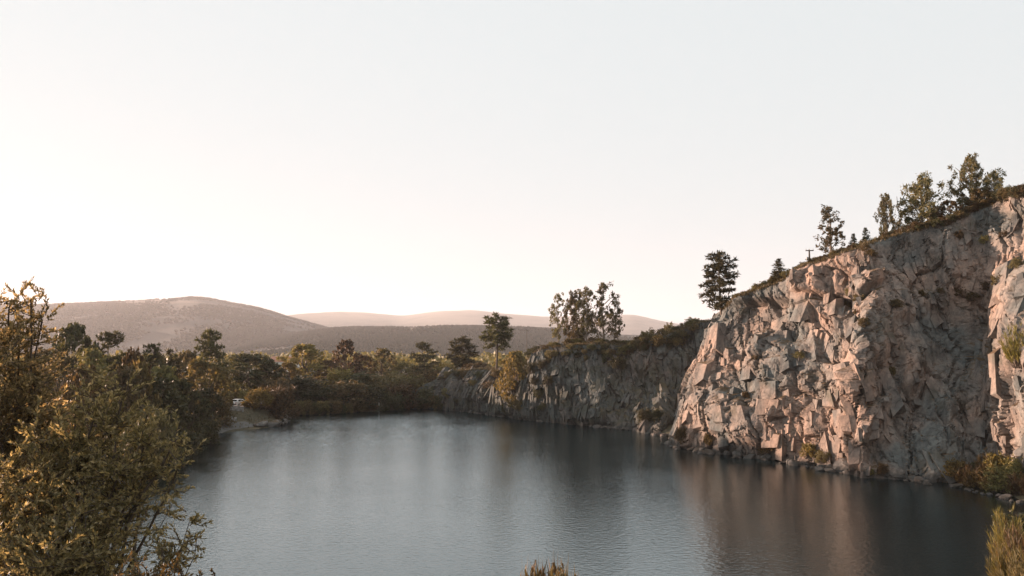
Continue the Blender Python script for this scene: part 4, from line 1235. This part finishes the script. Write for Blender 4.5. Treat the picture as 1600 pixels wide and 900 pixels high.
# ------------------------------------------------------------------ dry grass on the rims and banks (one mass)
rng = np.random.default_rng(77)
gb = MB()
pts = []
cap = CV.reshape(760, -1, 3)
for _ in range(3200):
    i = rng.integers(68, 700); j = rng.integers(1 + 217, 1 + 220 + 5)
    a = cap[i, j] + (cap[i, min(j + 1, cap.shape[1] - 1)] - cap[i, j]) * rng.random()
    pts.append(a)
fcap = FV.reshape(520, -1, 3)
for _ in range(3000):
    i = rng.integers(56, 508); j = rng.integers(1 + 98, 1 + 100 + 4)
    pts.append(fcap[i, j] + (fcap[i, j + 1] - fcap[i, j]) * rng.random())
gxr = rng.uniform(-95, 5, 9000); gyr = rng.uniform(105, 235, 9000)
gdd = lake_d(gxr, gyr); rd_ = polydist(gxr, gyr, ROAD)
k = (gdd > 0.8) & (gdd < 40) & (rd_ > 2.6)
pts += list(np.c_[gxr, gyr, ground_z(gxr, gyr)][k])
gxr = rng.uniform(26, 60, 1500); gyr = rng.uniform(42, 84, 1500); gdd = lake_d(gxr, gyr)
k = (gdd > 0.4) & (gdd < 9)
pts += list(np.c_[gxr, gyr, ground_z(gxr, gyr)][k])
pts = np.array(pts)
for rep in range(4):
    n = len(pts)
    d = rng.normal(size=(n, 3)) * 0.45; d[:, 2] = 1; d /= np.linalg.norm(d, axis=1)[:, None]
    b = np.cross(d, rvec(rng, n)); b /= np.linalg.norm(b, axis=1)[:, None]
    off = rng.normal(size=(n, 3)) * 0.12; off[:, 2] = -0.05
    h = 0.25 + 0.4 * rng.random(n)[:, None]
    gb.leaves(pts + off, pts + off + d * h, b * 0.05, d * 0)
tag(link('grass', gb.mesh('grass', 'dry_grass')), 'dry tawny grass along the cliff rims and banks', 'grass', kind='stuff')

# far trees on the plain below the hills, read as one mass
fw = MB()
for k in range(1100):
    y = 270 * 7.5 ** rng.random(); x = rng.uniform(-0.72, 0.22) * y
    h = rng.uniform(3.0, 7.0) * (1 + y / 1500); r = h * rng.uniform(0.4, 0.75)
    z = float(ground_z(x, y))
    n = 40
    d = rvec(rng, n); d[:, 2] = np.abs(d[:, 2])
    c = np.array([x, y, z]) + d * np.array([r, r, h]) * (0.7 + 0.3 * rng.random(n)[:, None])
    a = rvec(rng, n) * 0.9; b = np.cross(a, rvec(rng, n))
    fw.leaves(c - a, c + a, b, a * 0)
tag(link('woods', fw.mesh('woods', 'leaf_olive')), 'scattered far trees on the plain below the hills', 'woods', kind='stuff')
M['leaf_far'] = leaf_mat('leaf_far', (0.013, 0.015, 0.008), (0.032, 0.031, 0.016), None, 0.15, 0.8, 0.0)
fh = MB()
for V, rows_used, cnt, thr in ((HILLV[0], 31, 60000, -0.10), (HILLV[1], 31, 45000, -0.2)):
    ii = rng.integers(0, V.shape[0] - 1, cnt); jj = rng.integers(2, rows_used, cnt)
    a_, b_ = rng.random(cnt)[:, None], rng.random(cnt)[:, None]
    c = V[ii, jj] * (1 - a_) + V[ii + 1, jj] * a_
    c = c + (V[ii, jj + 1] - V[ii, jj]) * b_
    top_ = V[..., 2].max()
    keep = (fbm(c[:, 0] / 260, c[:, 1] / 420, 61, 4) - 0.45 * (c[:, 2] / top_ - 0.5) + rng.normal(size=cnt) * 0.08) > thr
    c = c[keep]; n = len(c)
    h = rng.uniform(5, 11, n); r = h * rng.uniform(0.4, 0.8, n)
    ring = [c + np.stack([r * math.cos(k * 1.2566 + .3), r * math.sin(k * 1.2566 + .3), h * (0.35 + 0.2 * (k % 2))], 1) for k in range(5)]
    top = c + np.stack([r * 0.2, 0 * r, h], 1)
    for k in range(5):
        v = np.stack([c + np.stack([0 * r, 0 * r, -1 + 0 * h], 1), ring[k], top, ring[(k + 1) % 5]], 1)
        fh.add(v.reshape(-1, 3), np.arange(n)[:, None] * 4 + np.arange(4)[None, :])
tag(link('woods', fh.mesh('hill_woods', 'leaf_far')), 'dark woods on the slopes of the nearer hills', 'woods', kind='stuff')

# ------------------------------------------------------------------ white car on the lake road
def prism(mb, prof, y0, y1, mi=0, inset=0.0, zsplit=None):
    """side profile (x,z) extruded across the car, upper points drawn in by inset"""
    n = len(prof)
    ins = [inset if (zsplit is not None and z > zsplit) else 0 for _, z in prof]
    v = [(x, y0 + i_, z) for (x, z), i_ in zip(prof, ins)] + [(x, y1 - i_, z) for (x, z), i_ in zip(prof, ins)]
    mb.add(v, [(i, (i + 1) % n, n + (i + 1) % n, n + i) for i in range(n)], mi)
    half = n // 2
    for k in range(1, half):
        for off, fl in ((0, False), (n, True)):
            q = [off + k - 1, off + k, off + n - 1 - k, off + n - k]
            mb.add(np.array(v)[q if not fl else q[::-1]], [(0, 1, 2, 3)], mi)
cx, cyy = -56.4, 160.5
car = empty('parked_car', (cx, cyy, gz(cx, cyy) + 0.05)); car.rotation_euler = (0, 0, R(72))
tag(car, 'small white car parked on the gravel road by the left bank', 'car')
bd = MB()
prism(bd, [(-2.05, 0.32), (-2.1, 0.62), (-1.98, 0.95), (-0.9, 1.0), (0.4, 1.0), (0.75, 0.98), (1.75, 0.84), (2.05, 0.66), (2.08, 0.34), (1.9, 0.25), (0.9, 0.25), (0.1, 0.25), (-0.9, 0.25), (-1.9, 0.27)], -0.86, 0.86, 0)
prism(bd, [(-1.9, 0.94), (-1.82, 1.05), (-1.5, 1.40), (-0.6, 1.49), (0.1, 1.46), (0.8, 1.03), (0.9, 0.94), (0.0, 0.93), (-0.8, 0.93), (-1.5, 0.93)], -0.80, 0.80, 0, 0.14, 1.1)
link('body', bd.mesh('car_body', 'car_paint'), car)
def win(pts): 
    g = MB(); g.add(pts, [(0, 1, 2, 3)]); link('window', g.mesh('car_window', 'glass'), car)
for s_ in (-1, 1):
    win([(-1.45, s_ * 0.79, 1.05), (-0.55, s_ * 0.79, 1.05), (-0.55, s_ * 0.675, 1.41), (-1.35, s_ * 0.675, 1.36)])
    win([(-0.47, s_ * 0.79, 1.05), (0.62, s_ * 0.79, 1.05), (0.1, s_ * 0.675, 1.40), (-0.47, s_ * 0.675, 1.42)])
win([(0.80, -0.68, 1.055), (0.80, 0.68, 1.055), (0.16, 0.58, 1.445), (0.16, -0.58, 1.445)])
win([(-1.84, -0.66, 1.08), (-1.84, 0.66, 1.08), (-1.55, 0.58, 1.38), (-1.55, -0.58, 1.38)])
for s_ in (-1, 1):
    g = MB(); g.box((2.06, s_ * 0.62, 0.66), (0.10, 0.34, 0.15)); link('headlight', g.mesh('headlight', 'lamp'), car)
    g = MB(); g.box((-2.06, s_ * 0.70, 0.74), (0.08, 0.2, 0.24)); link('tail_light', g.mesh('tail_light', 'red_lamp'), car)
    for wx in (-1.28, 1.30):
        g = MB(); g.tube([(wx, s_ * 0.70, 0.31), (wx, s_ * 0.89, 0.31)], [0.31, 0.31], 18); ty = link('wheel', g.mesh('tyre', 'rubber', False), car)
        g = MB(); g.tube([(wx, s_ * 0.86, 0.31), (wx, s_ * 0.905, 0.31)], [0.19, 0.17], 14); link('rim', g.mesh('rim', 'rim'), ty)
g = MB(); g.box((2.07, 0, 0.42), (0.10, 1.6, 0.16)); g.box((-2.08, 0, 0.45), (0.10, 1.6, 0.18)); link('bumper', g.mesh('bumper', 'rubber'), car)

# utility pole on the cliff edge, mast on the plain
def pole(x, y, h, label, arm=1.6):
    z = gz(x, y)
    r = empty('utility_pole', (x, y, z)); tag(r, label, 'utility pole')
    g = MB(); g.tube([(0, 0, -0.3), (0.02, 0, h * 0.5), (0.03, 0, h)], [0.15, 0.13, 0.10], 8); link('post', g.mesh('post', 'pole_wood', True), r)
    g = MB(); g.box((0.03, -0.14, h - 0.16), (arm, 0.12, 0.13)); ca = link('crossarm', g.mesh('crossarm', 'pole_wood'), r)
    for k in (-1, 0, 1):
        g = MB(); g.tube([(0.03 + k * arm * 0.44, -0.14, h - 0.095), (0.03 + k * arm * 0.44, -0.14, h + 0.10)], [0.05, 0.035], 6); link('insulator', g.mesh('insulator', 'porcelain'), ca)
    g = MB(); g.box((-0.27, 0, h * 0.48), (0.22, 0.22, 0.45)); g.box((-0.13, 0, h * 0.48), (0.12, 0.06, 0.06)); link('box', g.mesh('pole_box', 'porcelain'), r)
t_ = pix(1264, 390, 106); pole(t_.x, t_.y, t_.z - gz(t_.x, t_.y), 'wooden utility pole with a crossarm on the pink cliff edge', 1.1)
t_ = pix(823, 516, 300); pole(t_.x, t_.y, t_.z - gz(t_.x, t_.y), 'thin distant pole against the dark ridge left of the eucalyptus', 3.0)

# white house between the far trees
t_ = pix(443, 575, 250); hx, hy = t_.x, t_.y; hz = gz(hx, hy)
hs_ = empty('house', (hx, hy, hz)); hs_.rotation_euler = (0, 0, R(-18)); tag(hs_, 'small white house half hidden between the dome trees', 'house')
g = MB(); g.box((0, 0, 1.9), (8, 6, 3.2)); wl = link('wall', g.mesh('house_wall', 'plaster'), hs_)
g = MB(); g.add([(-4.3, -3.4, 3.45), (4.3, -3.4, 3.45), (4.3, 0, 5.2), (-4.3, 0, 5.2), (-4.3, 3.4, 3.45), (4.3, 3.4, 3.45)], [(0, 1, 2, 3), (3, 2, 5, 4)])
g.add([(-3.99, -3, 3.5), (-3.99, 3, 3.5), (-3.99, 0.05, 5.05), (-3.99, -0.05, 5.05), (3.99, -3, 3.5), (3.99, 3, 3.5), (3.99, 0.05, 5.05), (3.99, -0.05, 5.05)], [(0, 1, 2, 3), (4, 7, 6, 5)])
rf = link('roof', g.mesh('house_roof', 'tile'), hs_)
g = MB(); g.box((2.0, 0.8, 5.2), (0.7, 0.6, 1.3)); link('chimney', g.mesh('chimney', 'plaster'), rf)
for wx in (-2.4, 2.4):
    g = MB(); g.box((wx, -3.01, 2.0), (1.2, 0.08, 1.1)); link('window', g.mesh('house_window', 'glass'), hs_)
g = MB(); g.box((0, -3.01, 1.05), (1.0, 0.08, 2.1)); link('door', g.mesh('house_door', 'pole_wood'), hs_)

# white sign on the far bank
q = wat(592, 640.5); q = Vector((q.x, q.y, float(ground_z(q.x, q.y)) - 0.05))
sg = empty('sign', (q.x, q.y, q.z)); tag(sg, 'small white sign board standing at the far water edge', 'sign')
g = MB(); g.box((0, 0, 2.6), (0.9, 0.05, 1.0)); link('board', g.mesh('sign_board', 'sign_white'), sg)
g = MB(); g.box((0, 0.07, 1.4), (0.12, 0.08, 3.0)); link('post', g.mesh('sign_post', 'sign_white'), sg)

# wooden fence by the road, stone terrace walls
def fence(pts, label):
    P0 = np.array([(x, y, gz(x, y)) for x, y in pts])
    r = empty('fence', tuple(P0[0])); tag(r, label, 'fence')
    P = P0 - P0[0]
    for a in P:
        g = MB(); g.box((a[0], a[1], a[2] + 0.5), (0.13, 0.13, 1.3)); link('post', g.mesh('fence_post', 'fence_wood'), r)
    for h in (0.55, 0.98):
        g = MB(); g.tube(P + np.array((0, -0.09, h)), 0.055, 5); link('rail', g.mesh('fence_rail', 'fence_wood'), r)
fence([(-57.0 + 2.0 * k, 168.2 + 0.35 * k) for k in range(6)], 'weathered post and rail fence behind the white car')
def stone_wall(a, b, h, label):
    q0, q1 = np.array(a, float), np.array(b, float)
    L_ = np.linalg.norm(q1 - q0); dr = (q1 - q0) / L_; ang = math.atan2(dr[1], dr[0])
    g = MB(); s = 0
    while s < L_:
        l = rr.uniform(0.5, 1.1); c = q0 + dr * (s + l / 2); z = float(ground_z(c[0], c[1]))
        for lv in range(2):
            hh = h / 2
            g.box((c[0], c[1] , z - 0.1 + hh * (lv + 0.5) + lv * 0.003), (l - 0.03, 0.55 + rr.uniform(-.05, .05), hh), ang + rr.uniform(-.03, .03))
        s += l
    tag(link('stone_wall', g.mesh('stone_wall', 'stone')), label, 'wall')
def wp(px_, Y_): return ((px_ - 800) / F * Y_ , Y_)
stone_wall(wp(322, 149), wp(380, 152), 1.0, 'low pale stone wall along the terrace below the white car')
stone_wall(wp(318, 143), wp(372, 146), 0.7, 'lower stone wall nearest the small grey beach')
mb = MB(); v, f = ribbon([wat(318, 679)[:2], wat(345, 674)[:2], wat(395, 668)[:2]], 3.4, 0.05, 0.7); mb.add(v, f)
tag(link('beach', mb.mesh('beach', 'shingle', True)), 'small grey gravel beach below the terrace walls', 'beach', kind='structure')

# ------------------------------------------------------------------ haze
m, t, o = newmat('haze')
v = N(t, 'ShaderNodeVolumePrincipled')
v.inputs['Color'].default_value = (0.87, 0.86, 0.89, 1)
v.inputs['Density'].default_value = 0.00008
v.inputs['Anisotropy'].default_value = 0.2
t.links.new(v.outputs[0], o.inputs['Volume'])
g = MB(); g.box((-300, 5600, 310), (20000, 13300, 631))
M['haze'] = m
tag(link('haze', g.mesh('haze', 'haze')), 'thin evening haze over the lake and the hills', 'haze', kind='stuff')
